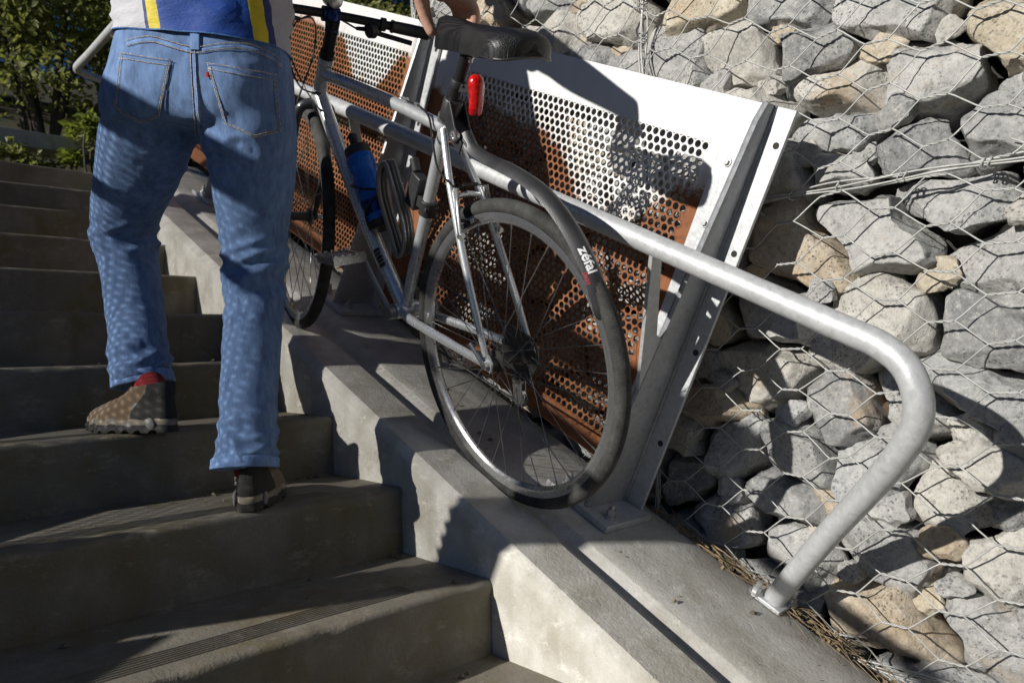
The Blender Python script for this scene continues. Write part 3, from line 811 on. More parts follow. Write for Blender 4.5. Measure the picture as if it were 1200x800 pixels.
b = MB(); b.lathe(B(.271, 0, .54), (-.32, 0, .947), [(.0165, -.009), (.0175, -.007), (.0175, .007), (.0165, .009)], 20); b.box(B(.24, 0, .535), (.022, 0, -.003), (0, .007, 0), (0, 0, .008)); b.cyl(B(.243, .012, .54), B(.243, -.012, .54), .0035, 8); b.build('lamp_bracket', M['plastic'], bike, True, 40, .001)
# ---- mudguard
def blade_pt(c, tdir, w_, x, arch):
    nrm = Vector((-tdir.z, 0, tdir.x))
    if nrm.z < 0 and nrm.x > 0: nrm = -nrm
    return c + Vector((0, 1, 0)) * w_ * x + nrm * arch * (1 - x * x)
MG = catmull([B(.228, 0, .445), B(.195, 0, .4185), B(.135, 0, .4095), B(.06, 0, .407), B(-.035, 0, .3915), B(-.118, 0, .352), B(-.19, 0, .293), B(-.235, 0, .237), B(-.252, 0, .205)], 7)
def mg_w(t): return .0145 + .0105 * min(1, t / .35) if t < .9 else .025 * math.sqrt(max(.02, 1 - ((t - .9) / .1) ** 2 * .92))
def mg_frame(t):
    f = t * (len(MG) - 1); i = min(int(f), len(MG) - 2); c = MG[i].lerp(MG[i + 1], f - i)
    d = (MG[min(i + 2, len(MG) - 1)] - MG[max(i - 1, 0)]).normalized(); nrm = Vector((d.z, 0, -d.x))
    if nrm.dot(c - B(0, 0, 0)) < 0: nrm = -nrm
    return c, d, nrm
def mg_pt(t, x, h=0):
    c, d, nrm = mg_frame(t); w_ = mg_w(t)
    return c + Vector((0, w_ * x, 0)) + nrm * (.017 * (1 - abs(x) ** 2.2) - .006 + h)
b = MB(); N_ = 64; xs_ = [-1 + 2 * k / 14 for k in range(15)]; rings = []
for i in range(N_ + 1):
    t = i / N_
    rings.append([mg_pt(t, x) for x in xs_] + [mg_pt(t, x * .96, -.0022) for x in reversed(xs_)])
b.loft(rings, True, True, True); mud = b.build('mudguard', M['grey_plastic'], bike, True, 50)
b = MB(); b.lathe(B(.288, 0, .485), (-.32, 0, .947), [(.019, -.03), (.0225, -.028), (.0225, .018), (.020, .022)], 22)
b.loft([[c + Vector((a * .6, l_, a * .8)) for a, l_ in ((.012, -.016), (.012, .016), (-.012, .016), (-.012, -.016))] for c in (B(.285, 0, .475), B(.258, 0, .455), B(.232, 0, .437), B(.20, 0, .418))], True, True, True)
for sgn in (1, -1):
    pl = [(.270, .505), (.292, .47), (.262, .425), (.222, .40), (.214, .425), (.245, .455)]
    b.loft([[B(f, .0165 * sgn, u) for f, u in pl], [B(f, .0215 * sgn, u) for f, u in pl]], True, True, True)
br = b.build('mudguard_bracket', M['grey_plastic'], bike, True, 35, .0015)
b = MB(); b.lathe(B(.236, .020, .437), (0, 1, 0), [(.012, 0), (.0125, .008), (.011, .011), (.006, .012), (.005, .009)], 18); b.build('bracket_bolt', M['alloy'], bike)
def text_mesh(body, size, bold=0, shear=0):
    cu = bpy.data.curves.new('t', 'FONT'); cu.body = body; cu.size = size; cu.offset = bold; cu.shear = shear; cu.resolution_u = 4
    o = bpy.data.objects.new('t', cu); COL.objects.link(o); bpy.context.view_layer.update()
    me = bpy.data.meshes.new_from_object(o.evaluated_get(bpy.context.evaluated_depsgraph_get()))
    bpy.data.objects.remove(o); return me
M['white_ink'] = simple('white_print', (.82, .82, .82), .45); M['red_ink'] = simple('red_print', (.45, .02, .03), .45)
def print_on_blade(body, size, t0, x0, mat, bold, shear, L):
    import bmesh
    me = text_mesh(body, size, bold, shear); bm = bmesh.new(); bm.from_mesh(me); bmesh.ops.triangulate(bm, faces=bm.faces); bmesh.ops.subdivide_edges(bm, edges=[e for e in bm.edges if e.calc_length() > .006], cuts=2)
    bm.to_mesh(me); bm.free()
    for v in me.vertices:
        tt = t0 + v.co.x / L; xx = (x0 + v.co.y) / mg_w(min(tt, .9)); v.co = mg_pt(tt, -xx if True else xx, .0006)
    me.materials.append(mat); me.update(); return link('lettering', me, mud, False)
LEN = sum((MG[i + 1] - MG[i]).length for i in range(len(MG) - 1))
print_on_blade('zéfal', .0245, .70, -.0175, M['white_ink'], .0006, 0, LEN)
print_on_blade('swan', .011, .765, -.0245, M['red_ink'], 0, .3, LEN)
# ---- wheels
def tube_ring(b, c, R0, prof, n=120, xf=None):
    rings = []
    for i in range(n):
        a = 2 * pi * i / n; d = Vector((math.cos(a), 0, math.sin(a)))
        rings.append([xf(c + d * r + Vector((0, l, 0))) for r, l in prof])
    b.loft(rings, True, False, False, True)
def make_wheel(c, xf, rear):
    wroot = bpy.data.objects.new('wheel', None); COL.objects.link(wroot); wroot.parent = bike
    wroot.location = xf(c); wroot.empty_display_size = .05
    loc = wroot.location.copy()
    f2 = lambda p: xf(p) - loc
    tr = .0165; prof = []
    for k in range(36):
        a = 2 * pi * k / 36; rr = tr
        if abs(((a + pi) % (2 * pi)) - pi) < 1.25: rr = tr + (.0007 if k % 2 else -.0003)
        prof.append((WR - tr + rr * math.cos(a), rr * math.sin(a)))
    b = MB(); tube_ring(b, c, 0, prof, 144, f2); b.build('tyre', M['tyre'], wroot, True, 70)
    b = MB(); tube_ring(b, c, 0, [(.3245, .0115), (.326, .0095), (.322, .008), (.322, -.008), (.326, -.0095), (.3245, -.0115), (.311, -.0108), (.305, -.0085), (.300, -.003), (.300, .003), (.305, .0085), (.311, .0108)], 120, f2); b.build('rim', M['alloy'], wroot, True, 35)
    b = MB()
    fl, fr = (.036, -.026) if rear else (.036, -.036)
    b.lathe(f2(c), f2(c + Vector((0, 1, 0))) - f2(c), [(.008, -.062), (.010, -.052), (.012, fr - .006), (.026, fr - .004), (.026, fr), (.016, fr + .006), (.0135, 0), (.016, fl - .006), (.026, fl), (.026, fl + .004), (.013, fl + .007), (.011, .056), (.008, .062)], 24)
    b.build('hub', M['steel_dark'], wroot, True, 35)
    b = MB(); ax = (f2(c + Vector((0, 1, 0))) - f2(c)); o = f2(c)
    b.cyl(o + ax * .062, o + ax * .078, .009, 14); b.build('axle_nut', M['alloy'], wroot); b = MB(); b.cyl(o - ax * .062, o - ax * .078, .008, 14); b.build('axle_nut', M['alloy'], wroot); b = MB()
    b.tube([f2(c + Vector((0, .076, 0))), f2(c + Vector((.02, .08, .016))), f2(c + Vector((.05, .078, .03)))], [.006, .005, .0055], 8, True, (1, .6)); b.build('quick_release', M['alloy'], wroot)
    ns = 32; sp = None
    for i in range(ns):
        side = fl + .002 if i % 2 else fr - .002
        ar = 2 * pi * i / ns + .05; tw = (1 if (i // 2) % 2 else -1) * R_(62)
        p0 = c + Vector((math.cos(ar + tw) * .023, side, math.sin(ar + tw) * .023)); p1 = c + Vector((math.cos(ar) * .303, side * .05, math.sin(ar) * .303))
        b = MB(); b.tube([f2(p0), f2(p1)], .00105, 6, False); pn = p1.lerp(p0, .045); b.tube([f2(p1), f2(pn)], .0020, 6, False)
        b.build('spoke', M['spoke'], wroot)
    if rear:
        b = MB()
        for k, rr in enumerate((.026, .030, .034, .038, .043, .048, .054, .060)):
            n = 40; l0 = -.052 + k * .0036
            ring = [(rr + (.0022 if (i % 2) else -.0016)) for i in range(n)]
            pts = [[f2(c + Vector((math.cos(2 * pi * i / n) * ring[i], l_, math.sin(2 * pi * i / n) * ring[i]))) for i in range(n)] for l_ in (l0, l0 + .0018)]
            b.loft(pts, True, True, True)
        b.build('cassette', M['steel_dark'], wroot, True, 30)
    return wroot
M['spoke'] = paint('spoke_steel', (.30, .30, .30), .32, .9)
ident = lambda p: p
make_wheel(B(0, 0, 0), ident, True)
# steering: everything ahead of the head tube turns a little to the right
hax = (B(HT[0], 0, HT[1]) - B(HB[0], 0, HB[1])).normalized(); hpt = B(HB[0], 0, HB[1])
STM = Matrix.Translation(hpt) @ Matrix.Rotation(R_(-13), 4, hax) @ Matrix.Translation(-hpt)
def ST(p): return STM @ Vector(p)
def SB(f, l, u): return ST(B(f, l, u))
make_wheel(B(1.035, 0, .0), ST, False)
b = MB(); b.tube([SB(HB[0], 0, HB[1] - .004), SB(HB[0] + .006, 0, HB[1] - .016)], [.020, .020], 18)
for sgn in (1, -1):
    fk = catmull([SB(.925, .012 * sgn, .365), SB(.932, .040 * sgn, .352), SB(.945, .049 * sgn, .31), SB(.975, .051 * sgn, .19), SB(1.005, .051 * sgn, .08), SB(1.033, .0515 * sgn, .002)], 5)
    b.tube(fk, [.016 - .009 * i / (len(fk) - 1) for i in range(len(fk))], 14)
    b.lathe(SB(1.035, .0515 * sgn, 0), ST(B(0, 1, 0)) - ST(B(0, 0, 0)), [(.010, -.003), (.010, .003)], 14)
b.build('fork', M['fork'], bike)
b = MB(); b.cyl(SB(HT[0], 0, HT[1]), SB(HT[0] - .008, 0, HT[1] + .02), .0195, 18); b.cyl(SB(HT[0] - .006, 0, HT[1] + .014), SB(HT[0] - .040, 0, HT[1] + .098), .0165, 18); b.build('headset', M['black'], bike)
b = MB(); b.tube(catmull([SB(.838, 0, .565), SB(.842, 0, .588), SB(.852, 0, .603), SB(.862, 0, .606)], 4), [.018] * 13, 16); b.cyl(SB(.862, .022, .606), SB(.862, -.022, .606), .0195, 18); b.build('stem', M['navy'], bike)
b = MB(); b.tube(catmull([SB(.845, .275, .600), SB(.855, .15, .604), SB(.862, .05, .606), SB(.862, -.05, .606), SB(.855, -.15, .604), SB(.845, -.275, .600)], 5), [.0115] * 26, 16)
bar = b.build('handlebar', M['black'], bike)
for sgn in (1, -1):
    b = MB(); p0, p1 = SB(.853, .165 * sgn, .6035), SB(.8455, .272 * sgn, .6)
    b.tube([p0.lerp(p1, t) for t in (0, .04, .08, .5, .9, .94, 1.0)], [.0165, .0175, .0155, .0163, .0160, .0175, .0165], 18); b.build('grip', M['plastic'], bar)
    b = MB(); b.cyl(p1, p1 + (p1 - p0).normalized() * .008, .0125, 16); b.build('end_plug', M['alloy'], bar)
    b = MB(); q = p1 - (p1 - p0).normalized() * .002; b.tube([q, q + ST(B(.02, 0, .022)) - ST(B(0, 0, 0)), q + ST(B(.05, -.006 * sgn, .04)) - ST(B(0, 0, 0))], [.0095, .009, .0095], 14); b.build('bar_end', M['navy'], bar)
    b = MB(); b.cyl(SB(.8545, .150 * sgn, .604), SB(.8565, .136 * sgn, .6042), .0175, 16); b.box(SB(.866, .128 * sgn, .592), ST(B(.012, 0, -.004)) - ST(B(0, 0, 0)), (0, .016, 0), (0, 0, .01)); b.tube([SB(.872, .125 * sgn, .586), SB(.872, .075 * sgn, .582)], [.008, .005], 10)
    br_ = b.build('brake_mount', M['plastic'], bar, True, 40, .001)
    b = MB(); b.tube(catmull([SB(.876, .118 * sgn, .586), SB(.892, .14 * sgn, .578), SB(.893, .19 * sgn, .572), SB(.889, .245 * sgn, .566)], 5), .0058, 10, True, (1.2, .7)); b.build('brake_lever', M['black'], bar)
    b = MB(); b.lathe(SB(.855, .112 * sgn, .586), (0, sgn, 0), [(.018, -.012), (.022, -.008), (.022, .008), (.016, .013)], 16); b.build('shifter', M['plastic'], bar)
# lamp on the stem
b = MB(); d = ST(B(1, 0, .1)) - ST(B(0, 0, 0)); b.lathe(SB(.855, 0, .645), d, [(.012, -.032), (.019, -.028), (.0225, -.006), (.0235, .02), (.021, .024)], 22); b.build('front_lamp', M['alloy'], bike)
b = MB(); b.lathe(SB(.860, 0, .606), ST(B(0, 1, 0)) - ST(B(0, 0, 0)), [(.0215, -.010), (.0225, -.008), (.0225, .008), (.0215, .010)], 18); b.cyl(SB(.86, 0, .616), SB(.857, 0, .640), .010, 12); b.build('lamp_mount', M['navy'], bike)
# ---- brakes
def vbrake(pts, mat, nm='brake_arm'):
    b = MB(); b.tube(catmull(pts, 4), .0062, 10, True, (1.35, .85)); b.hexbolt(pts[0], pts[0] - pts[1] if False else Vector((-1, 0, .3)), .006, .012); return b.build(nm, mat, bike)
for sgn in (1, -1):
    vbrake([B(.150, .054 * sgn, .243), B(.166, .050 * sgn, .272), B(.186, .043 * sgn, .305), B(.196, .040 * sgn, .335)], M['alloy'])
    b = MB(); b.box(B(.165, .020 * sgn, .262), Vector((.78, 0, -.55)) * .028, (0, .005, 0), Vector((.55, 0, .78)) * .0055); b.cyl(B(.168, .022 * sgn, .266), B(.168, .05 * sgn, .272), .004, 8); b.build('brake_pad', M['plastic'], bike, True, 35, .001)
    b = MB(); c3 = [SB(.985, .053 * sgn, .245), SB(.962, .050 * sgn, .275), SB(.943, .047 * sgn, .315), SB(.935, .046 * sgn, .345)]
    b.tube(catmull(c3, 4), .0062, 10, True, (1.35, .85)); b.build('brake_arm', M['alloy'], bike)
b = MB(); b.tube(catmull([B(.196, .042, .335), B(.2, 0, .338), B(.197, -.046, .335)], 4), .0016, 6); b.tube([B(.199, .02, .338), B(.199, -.02, .338)], .0045, 8); b.build('brake_cable', M['cable'], bike)
# ---- cables
b = MB()
b.tube(catmull([SB(.872, .075, .582), SB(.93, .03, .585), SB(.99, .0, .55), SB(1.0, .0, .48), SB(.965, .03, .41), SB(.945, .05, .36)], 6), .0026, 8)
b.tube(catmull([SB(.872, -.075, .582), SB(.94, -.01, .60), SB(1.02, .05, .56), SB(1.03, .06, .47), SB(.96, .04, .40), B(.86, .022, .405)], 6), .0026, 8)
b.tube(catmull([SB(.855, .095, .586), SB(.94, .10, .57), SB(1.0, .07, .49), SB(.95, .03, .40), B(.85, .024, .36)], 6), .0024, 8)
b.tube(catmull([B(.86, .0, .474), B(.72, .004, .474), B(.5, .006, .470), B(.36, .012, .462)], 3), .0012, 6)
b.tube(catmull([B(.40, .012, .468), B(.345, .02, .455), B(.31, .03, .41), B(.27, .04, .36), B(.225, .045, .345), B(.198, .046, .338)], 6), .0026, 8)
b.build('cable', M['cable'], bike)
b = MB(); b.tube([B(.455, .007, .470), B(.475, .007, .470)], .005, 10); b.tube([B(.40, .012, .468), B(.415, .010, .469)], .0045, 10); b.build('cable_stop', M['alloy'], bike)
# ---- cranks, pedals, chain
def crank(sgn, ang):
    d = Vector((math.cos(ang), 0, math.sin(ang))); c = B(BBp[0], .050 * sgn, BBp[1]); e = c + d * .172 + Vector((0, .016 * sgn, 0))
    n = d.cross(Vector((0, 1, 0)))
    rows = []
    for t in [i / 14 for i in range(15)]:
        wd = .0165 - .005 * math.sin(pi * min(1, t * 1.05)) if t < .93 else .0145 * math.sqrt(max(.05, 1 - ((t - .93) / .07) ** 2)); th = .0085 - .002 * t; p = c.lerp(e, t) if t < 1 else e + d * .002
        rows.append([p + n * wd * math.copysign(abs(math.cos(a)) ** .6, math.cos(a)) + Vector((0, 1, 0)) * th * math.copysign(abs(math.sin(a)) ** .6, math.sin(a)) for a in [2 * pi * k / 14 for k in range(14)]])
    b = MB(); b.loft(rows, True, True, True); b.lathe(c, (0, sgn, 0), [(.019, -.012), (.0195, .006), (.012, .010), (.009, .009)], 18)
    cr = b.build('crank', M['crank'], bike, True, 50)
    pc = e + Vector((0, .055 * sgn, 0)); b = MB()
    b.cyl(e, pc + Vector((0, .035 * sgn, 0)), .0065, 10)
    b.cyl(pc - Vector((0, .02 * sgn, 0)), pc + Vector((0, .03 * sgn, 0)), .0115, 12)
    fwd = Vector((.97, 0, -.24)); up = Vector((.24, 0, .97))
    for q in (1, -1):
        pts = [pc + fwd * .046 * q + Vector((0, y, 0)) for y in (-.045, .045)]
        b.box((pts[0] + pts[1]) / 2, (0, .047, 0), fwd * .002, up * .011)
        for y in (-.04, -.02, 0, .02, .04): b.box((pts[0] + pts[1]) / 2 + Vector((0, y, 0)) + up * .012, (0, .004, 0), fwd * .002, up * .004)
    for y in (-.044, .044): b.box(pc + Vector((0, y, 0)), fwd * .046, (0, .002, 0), up * .010)
    b.box(pc, fwd * .044, (0, .010, 0), up * .004)
    b.build('pedal', M['alloy'], cr, True, 30, .0006)
M['crank'] = paint('crank_alloy', (.30, .30, .31), .35, .7)
crank(1, R_(43)); crank(-1, R_(223))
b = MB(); n = 88
for rr, l0 in ((.094, -.043), (.074, -.036)):
    rings = []
    for l_ in (l0, l0 - .0025): rings.append([B(BBp[0], l_, BBp[1]) + Vector((math.cos(2 * pi * i / n), 0, math.sin(2 * pi * i / n))) * (rr + (.002 if i % 2 else -.002)) for i in range(n)])
    inn = [[B(BBp[0], l_, BBp[1]) + Vector((math.cos(2 * pi * i / n), 0, math.sin(2 * pi * i / n))) * (rr - .016) for i in range(n)] for l_ in (l0 - .0025, l0)]
    b.loft(rings + inn + [rings[0]], True)
for k in range(5):
    a = 2 * pi * k / 5; d = Vector((math.cos(a), 0, math.sin(a))); b.tube([B(BBp[0], -.042, BBp[1]) + d * .018, B(BBp[0], -.041, BBp[1]) + d * .082], [.011, .007], 8, True, (1, .35), False, (0, 1, 0))
b.build('chainring', M['steel_dark'], bike, True, 30)
cl = -.045; pts = []
def arc(c, r, a0, a1, n): return [Vector((c[0] + r * math.cos(a0 + (a1 - a0) * i / n), 0, c[1] + r * math.sin(a0 + (a1 - a0) * i / n))) for i in range(n + 1)]
loop_ = arc(BBp, .094, R_(95), R_(-85), 24) + arc((-.005, -.115), .022, R_(-60), R_(-200), 8) + arc((.012, -.07), .022, R_(-30), R_(60), 6) + arc((0, 0), .044, R_(-50), R_(-265), 18)
loop_ = [B(p.x, cl, p.z) for p in loop_]
b = MB(); dense = []
for i in range(len(loop_)):
    a, c = loop_[i], loop_[(i + 1) % len(loop_)]; k = max(1, int((c - a).length / .0064))
    dense += [a.lerp(c, q / k) for q in range(k)]
b.tube(dense, [(.0048 if i % 2 else .0034) for i in range(len(dense))], 6, False, (1, .75), True, (0, 1, 0)); b.build('chain', M['steel_dark'], bike, True, 0)
b = MB()
for c_d, r_ in (((-.005, -.115), .020), ((.012, -.07), .020)): b.cyl(B(c_d[0], cl - .004, c_d[1]), B(c_d[0], cl + .004, c_d[1]), r_, 12)
pl = [(-.02, -.135), (.008, -.135), (.03, -.06), (.022, -.045), (.0, -.052)]
for l_ in (cl - .008, cl + .006): b.loft([[B(f, l_, u) for f, u in pl], [B(f, l_ - .0015, u) for f, u in pl]], True, True, True)
b.tube(catmull([B(.0, -.066, -.018), B(.012, -.074, -.03), B(.014, -.066, -.055), B(.012, -.055, -.07)], 4), .010, 10); b.build('derailleur', M['alloy'], bike, True, 35)
# ---- bottle cage, bottle, cable lock
bd = Vector((math.cos(R_(49)), 0, math.sin(R_(49)))); bn = Vector((-bd.z, 0, bd.x)); bb0 = B(.553, 0, .128)
b = MB()
for sgn in (1, -1): b.tube(catmull([bb0 - bn * .042 + bd * .14 + Vector((0, .01 * sgn, 0)), bb0 - bn * .03 + bd * .13 + Vector((0, .034 * sgn, 0)), bb0 + bn * .02 + bd * .10 + Vector((0, .0415 * sgn, 0)), bb0 + bn * .041 + bd * .085 + Vector((0, .012 * sgn, 0)), bb0 + bn * .041 + bd * .07 + Vector((0, .012 * sgn, 0)), bb0 + bn * .01 + bd * .04 + Vector((0, .0415 * sgn, 0)), bb0 - bn * .02 + bd * .0 + Vector((0, .03 * sgn, 0)), bb0 - bn * .042 + bd * .02 + Vector((0, .01 * sgn, 0))], 6), .0030, 8)
b.box(bb0 - bn * .047 + bd * .08, bd * .07, (0, .010, 0), bn * .003); b.lathe(bb0, bd, [(.033, -.008), (.037, -.004), (.0395, .004), (.0395, .012), (.0385, .012)], 24); b.build('bottle_cage', M['black'], bike, True, 40)
def bottle_mat():
    m = NT('blue_bottle'); 
    return m.fin(m.mix(m.noise(9, 4), (.012, .12, .62), (.03, .24, .92)), m.math('MULTIPLY_ADD', m.noise(80, 3), .15, .2), 0, m.bump(m.noise(200, 3), .0003, .4), Transmission_Weight=.35, IOR=1.4)
M['bottle'] = bottle_mat()
botM = BM @ Matrix(((bd.x, 0, bn.x, bb0.x), (0, 1, 0, bb0.y), (bd.z, 0, bn.z, bb0.z), (0, 0, 0, 1)))
bot = thing('water_bottle', 'translucent blue water bottle with black cap in the cage on the bicycle frame', 'bottle', botM)
b = MB(); b.lathe((0, 0, 0), (1, 0, 0), [(.001, .002), (.030, .0), (.0355, .005), (.0365, .015), (.0365, .075), (.0355, .080), (.0355, .086), (.0365, .092), (.0368, .130), (.034, .140), (.0325, .148), (.034, .156), (.0365, .168), (.0365, .188), (.034, .198), (.031, .204)], 36); body_ = b.build('bottle_body', M['bottle'], bot, True, 40)
b = MB(); b.lathe((0, 0, 0), (1, 0, 0), [(.033, .198), (.0345, .200), (.0345, .216), (.033, .222), (.022, .229), (.013, .232), (.012, .240), (.0115, .252), (.013, .255), (.012, .260), (.004, .262)], 32); b.build('bottle_cap', M['plastic'], bot, True, 35)
b = MB(); rows = []
for x in (.030, .070): rows.append([(x, .0373 * math.sin(a), .0373 * math.cos(a)) for a in [R_(15 + 6 * k) for k in range(24)]])
b.loft(rows, False); b.build('label_band', M['navy'], bot, True, 0)
M['lock'] = simple('lock_sleeve', (.10, .10, .10), .3, .3, .3, 120)
def twist_mat():
    m = NT('braided_cable'); wv = m.n('ShaderNodeTexWave', wave_type='BANDS', bands_direction='DIAGONAL', i_Scale=85.0); m.t.links.new(m.co.outputs['Object'], wv.inputs['Vector'])
    return m.fin(m.mix(wv.outputs[1], (.10, .095, .085), (.40, .39, .36)), .3, .6, m.bump(wv.outputs[1], .001, .8), Coat_Weight=.6)
M['braid'] = twist_mat()
lk = thing('cable_lock', 'coiled braided cable lock clamped to the bicycle seat tube behind the bottle', 'lock', BM @ Matrix.Translation(B(.39, 0, .2)))
linv = Matrix.Translation(-B(.39, 0, .2))
def LB(f, l, u): return linv @ B(f, l, u)
for k in range(3):
    ov = []
    for q in range(20):
        a = 2 * pi * q / 20; ov.append(LB(.468 + .050 * math.cos(a) * .75 + .055 * math.sin(a) * .9 + .004 * k, .03 - .014 * k + .004 * math.sin(3 * a), .20 + .105 * math.sin(a) - .012 * math.cos(a)))
    b = MB(); b.tube(catmull(ov, 3, True), .0062, 10, False, None, True); b.build('lock_cable', M['braid'] if k != 1 else M['lock'], lk, True, 0)
b = MB(); b.box(LB(.405, .0, .265), (.019, 0, .006), (0, .014, 0), (-.012, 0, .042)); b.cyl(LB(.41, 0, .31), LB(.425, 0, .34), .011, 14); b.build('lock_barrel', M['plastic'], lk, True, 35, .003)
b = MB(); sd = Vector((-.235, 0, .97)); b.lathe(LB(.353, 0, .238), sd, [(.017, -.020), (.0205, -.018), (.0205, .018), (.017, .020)], 22); b.box(LB(.374, 0, .245), (.014, 0, .002), (0, .010, 0), sd * .014); b.cyl(LB(.338, .02, .238), LB(.338, -.02, .238), .006, 10); b.build('lock_bracket', M['plastic'], lk, True, 35, .001)
# ================================================================== PERSON
AX, FX = Vector((cy, -sy, 0)), Vector((sy, cy, 0))
def PZ(px, py, z):
    d = RT * ((px - 600) / FPX) - UP * ((py - 400) / FPX) + FW
    return CAM_POS + d * ((z - CAM_POS.z) / d.z)
pbase = Vector((-.41, .86, .40))
per = thing('person', 'person in blue jeans and blue, yellow and white jersey climbing the stairs, pushing the bicycle', 'person', Matrix.Translation(pbase) @ Matrix.Rotation(-CAM_YAW, 4, 'Z'))
PIN = per.matrix_world.inverted()
def ering(c, a, b_, t, n=28, ex=2.25, side=None):
    s1 = (side or AX); s1 = (s1 - t * t.dot(s1)).normalized(); s2 = t.cross(s1).normalized()
    out = []
    for k in range(n):
        an = 2 * pi * k / n; co, si = math.cos(an), math.sin(an)
        out.append(c + s1 * a * math.copysign(abs(co) ** (2 / ex), co) + s2 * b_ * math.copysign(abs(si) ** (2 / ex), si))
    return out
def limb(mb, rows, n=28, sub=4, ex=2.25):
    """rows: (px, py, depth, half width px, depth ratio)"""
    P = catmull([W(r[0], r[1], r[2]) for r in rows], sub)
    Rr = catmull([(r[3] * r[2] / FPX, r[4], 0) for r in rows], sub)
    rings = []
    for i in range(len(P)):
        t = (P[min(i + 1, len(P) - 1)] - P[max(i - 1, 0)]).normalized()
        rings.append(ering(P[i], Rr[i].x, Rr[i].x * Rr[i].y, t, n, ex))
    mb.loft(rings, True, True, True); return rings
def ellipsoid(mb, c, ax, ay, az, n=20):
    rings = []
    for i in range(1, n):
        ph = pi * i / n; rings.append([c + ax * math.sin(ph) * math.cos(2 * pi * k / n) + ay * math.sin(ph) * math.sin(2 * pi * k / n) - az * math.cos(ph) for k in range(n)])
    mb.loft(rings, True, True, True)
def fuse(mb, voxel, smooth=8, factor=.5):
    me = bpy.data.meshes.new('tmp'); me.from_pydata(mb.v, [], mb.f); me.update()
    o = bpy.data.objects.new('tmp', me); COL.objects.link(o)
    r = o.modifiers.new('r', 'REMESH'); r.mode = 'VOXEL'; r.voxel_size = voxel; r.adaptivity = 0
    if smooth: s = o.modifiers.new('s', 'SMOOTH'); s.factor = factor; s.iterations = smooth
    bpy.context.view_layer.update()
    out = bpy.data.meshes.new_from_object(o.evaluated_get(bpy.context.evaluated_depsgraph_get()))
    bpy.data.objects.remove(o); return out
def to_local(me):
    me.transform(PIN); me.update()
def proj(p):
    q = p - CAM_POS; z = q.dot(FW); return (600 + FPX * q.dot(RT) / z, 400 - FPX * q.dot(UP) / z)
# ---- jeans
HIP = [(241, 4, 1.74, 89, .66), (240, 34, 1.735, 92, .66), (240, 52, 1.735, 95, .67), (239, 76, 1.735, 100, .67), (238, 100, 1.735, 104, .67), (235, 124, 1.735, 108, .66), (232, 142, 1.735, 108, .62), (231, 156, 1.735, 100, .58)]
RLEG = [(287, 105, 1.735, 52, 1.0), (291, 135, 1.735, 53, 1.08), (294, 165, 1.74, 51, 1.12), (297, 205, 1.755, 46, 1.08), (297, 250, 1.775, 41, 1.05), (298, 290, 1.785, 35.5, 1.05), (298, 325, 1.785, 33, 1.06), (297, 365, 1.755, 32, 1.10), (295, 410, 1.72, 32, 1.10), (292, 460, 1.69, 32, 1.06), (290, 505, 1.665, 32, 1.06), (288, 532, 1.652, 33.5, 1.12), (287.5, 546, 1.646, 34, 1.14)]
LLEG = [(188, 105, 1.74, 50, 1.0), (181, 135, 1.76, 51, 1.0), (172, 165, 1.80, 50, 1.0), (162, 200, 1.86, 45, 1.03), (151, 235, 1.93, 38, 1.08), (146, 265, 1.98, 33, 1.12), (150, 300, 1.985, 31, 1.12), (155, 335, 1.965, 30.5, 1.12), (160, 370, 1.945, 30.5, 1.10), (163, 405, 1.895, 30.5, 1.08), (166, 432, 1.872, 30.5, 1.08), (168, 446, 1.865, 30.5, 1.08)]
mb = MB()
limb(mb, HIP, 36, 4, 2.5)
rr_ = limb(mb, RLEG, 32); lr_ = limb(mb, LLEG, 32)
for px, py in ((192, 112), (288, 116)): ellipsoid(mb, W(px, py, 1.735) - FX * .045, AX * .088, FX * .093, Vector((0, 0, .095)))
jm = fuse(mb, .0055, 10, .5)
def sstep(a, b, x):
    t = max(0, min(1, (x - a) / (b - a))); return t * t * (3 - 2 * t)
def g2(px, py, cx, cy_, rx, ry): return math.exp(-((px - cx) / rx) ** 2 - ((py - cy_) / ry) ** 2)
nv = []
for v in jm.vertices:
    p = v.co; px, py = proj(p)
    right = px > 236
    kn = g2(px, py, 298, 315, 80, 40) if right else g2(px, py, 142, 282, 80, 26)
    an = g2(px, py, 287, 525, 80, 34) if right else g2(px, py, 166, 425, 80, 22)
    cr = g2(px, py, 236, 172, 60, 38)
    th = .25
    n1 = noise.noise(Vector((px * .011, py * .046 + px * .016, p.dot(FX) * 5)))           # level folds
    n2 = noise.noise(Vector((px * .022 + py * .010, py * .040 - px * .018, p.dot(FX) * 6 + 4)))  # slanting folds
    n3 = noise.noise(Vector((px * .018, py * .016, p.dot(FX) * 5 + 9)))
    fold = (1 - abs(n1) * 2.8) * .5; n2 = (.62 - abs(n2) * 1.9) * .9 if abs(n2) < .5 else n2 * .2
    h = kn * (.020 * fold + .010 * n2) + an * (.017 * fold + .008 * n2) + cr * .011 * n2 + th * (.005 * n2 + .012 * n3)
    shin = sstep(300, 360, py)
    h += shin * .0018 * n2 + .0006 * noise.noise(p * 60)
    nv.append(p + v.normal * h)
for v, q in zip(jm.vertices, nv): v.co = q
jm.update()
JB = BVHTree.FromPolygons([v.co.copy() for v in jm.vertices], [tuple(p.vertices) for p in jm.polygons])
def on_jeans(px, py, off=0.0):
    d = (RT * ((px - 600) / FPX) - UP * ((py - 400) / FPX) + FW).normalized()
    h = JB.ray_cast(CAM_POS, d, 4)
    if h[0] is None:
        h = JB.find_nearest(W(px, py, 1.68))
    n = h[1]
    if n.dot(d) > 0: n = -n
    return h[0] + n * off, n
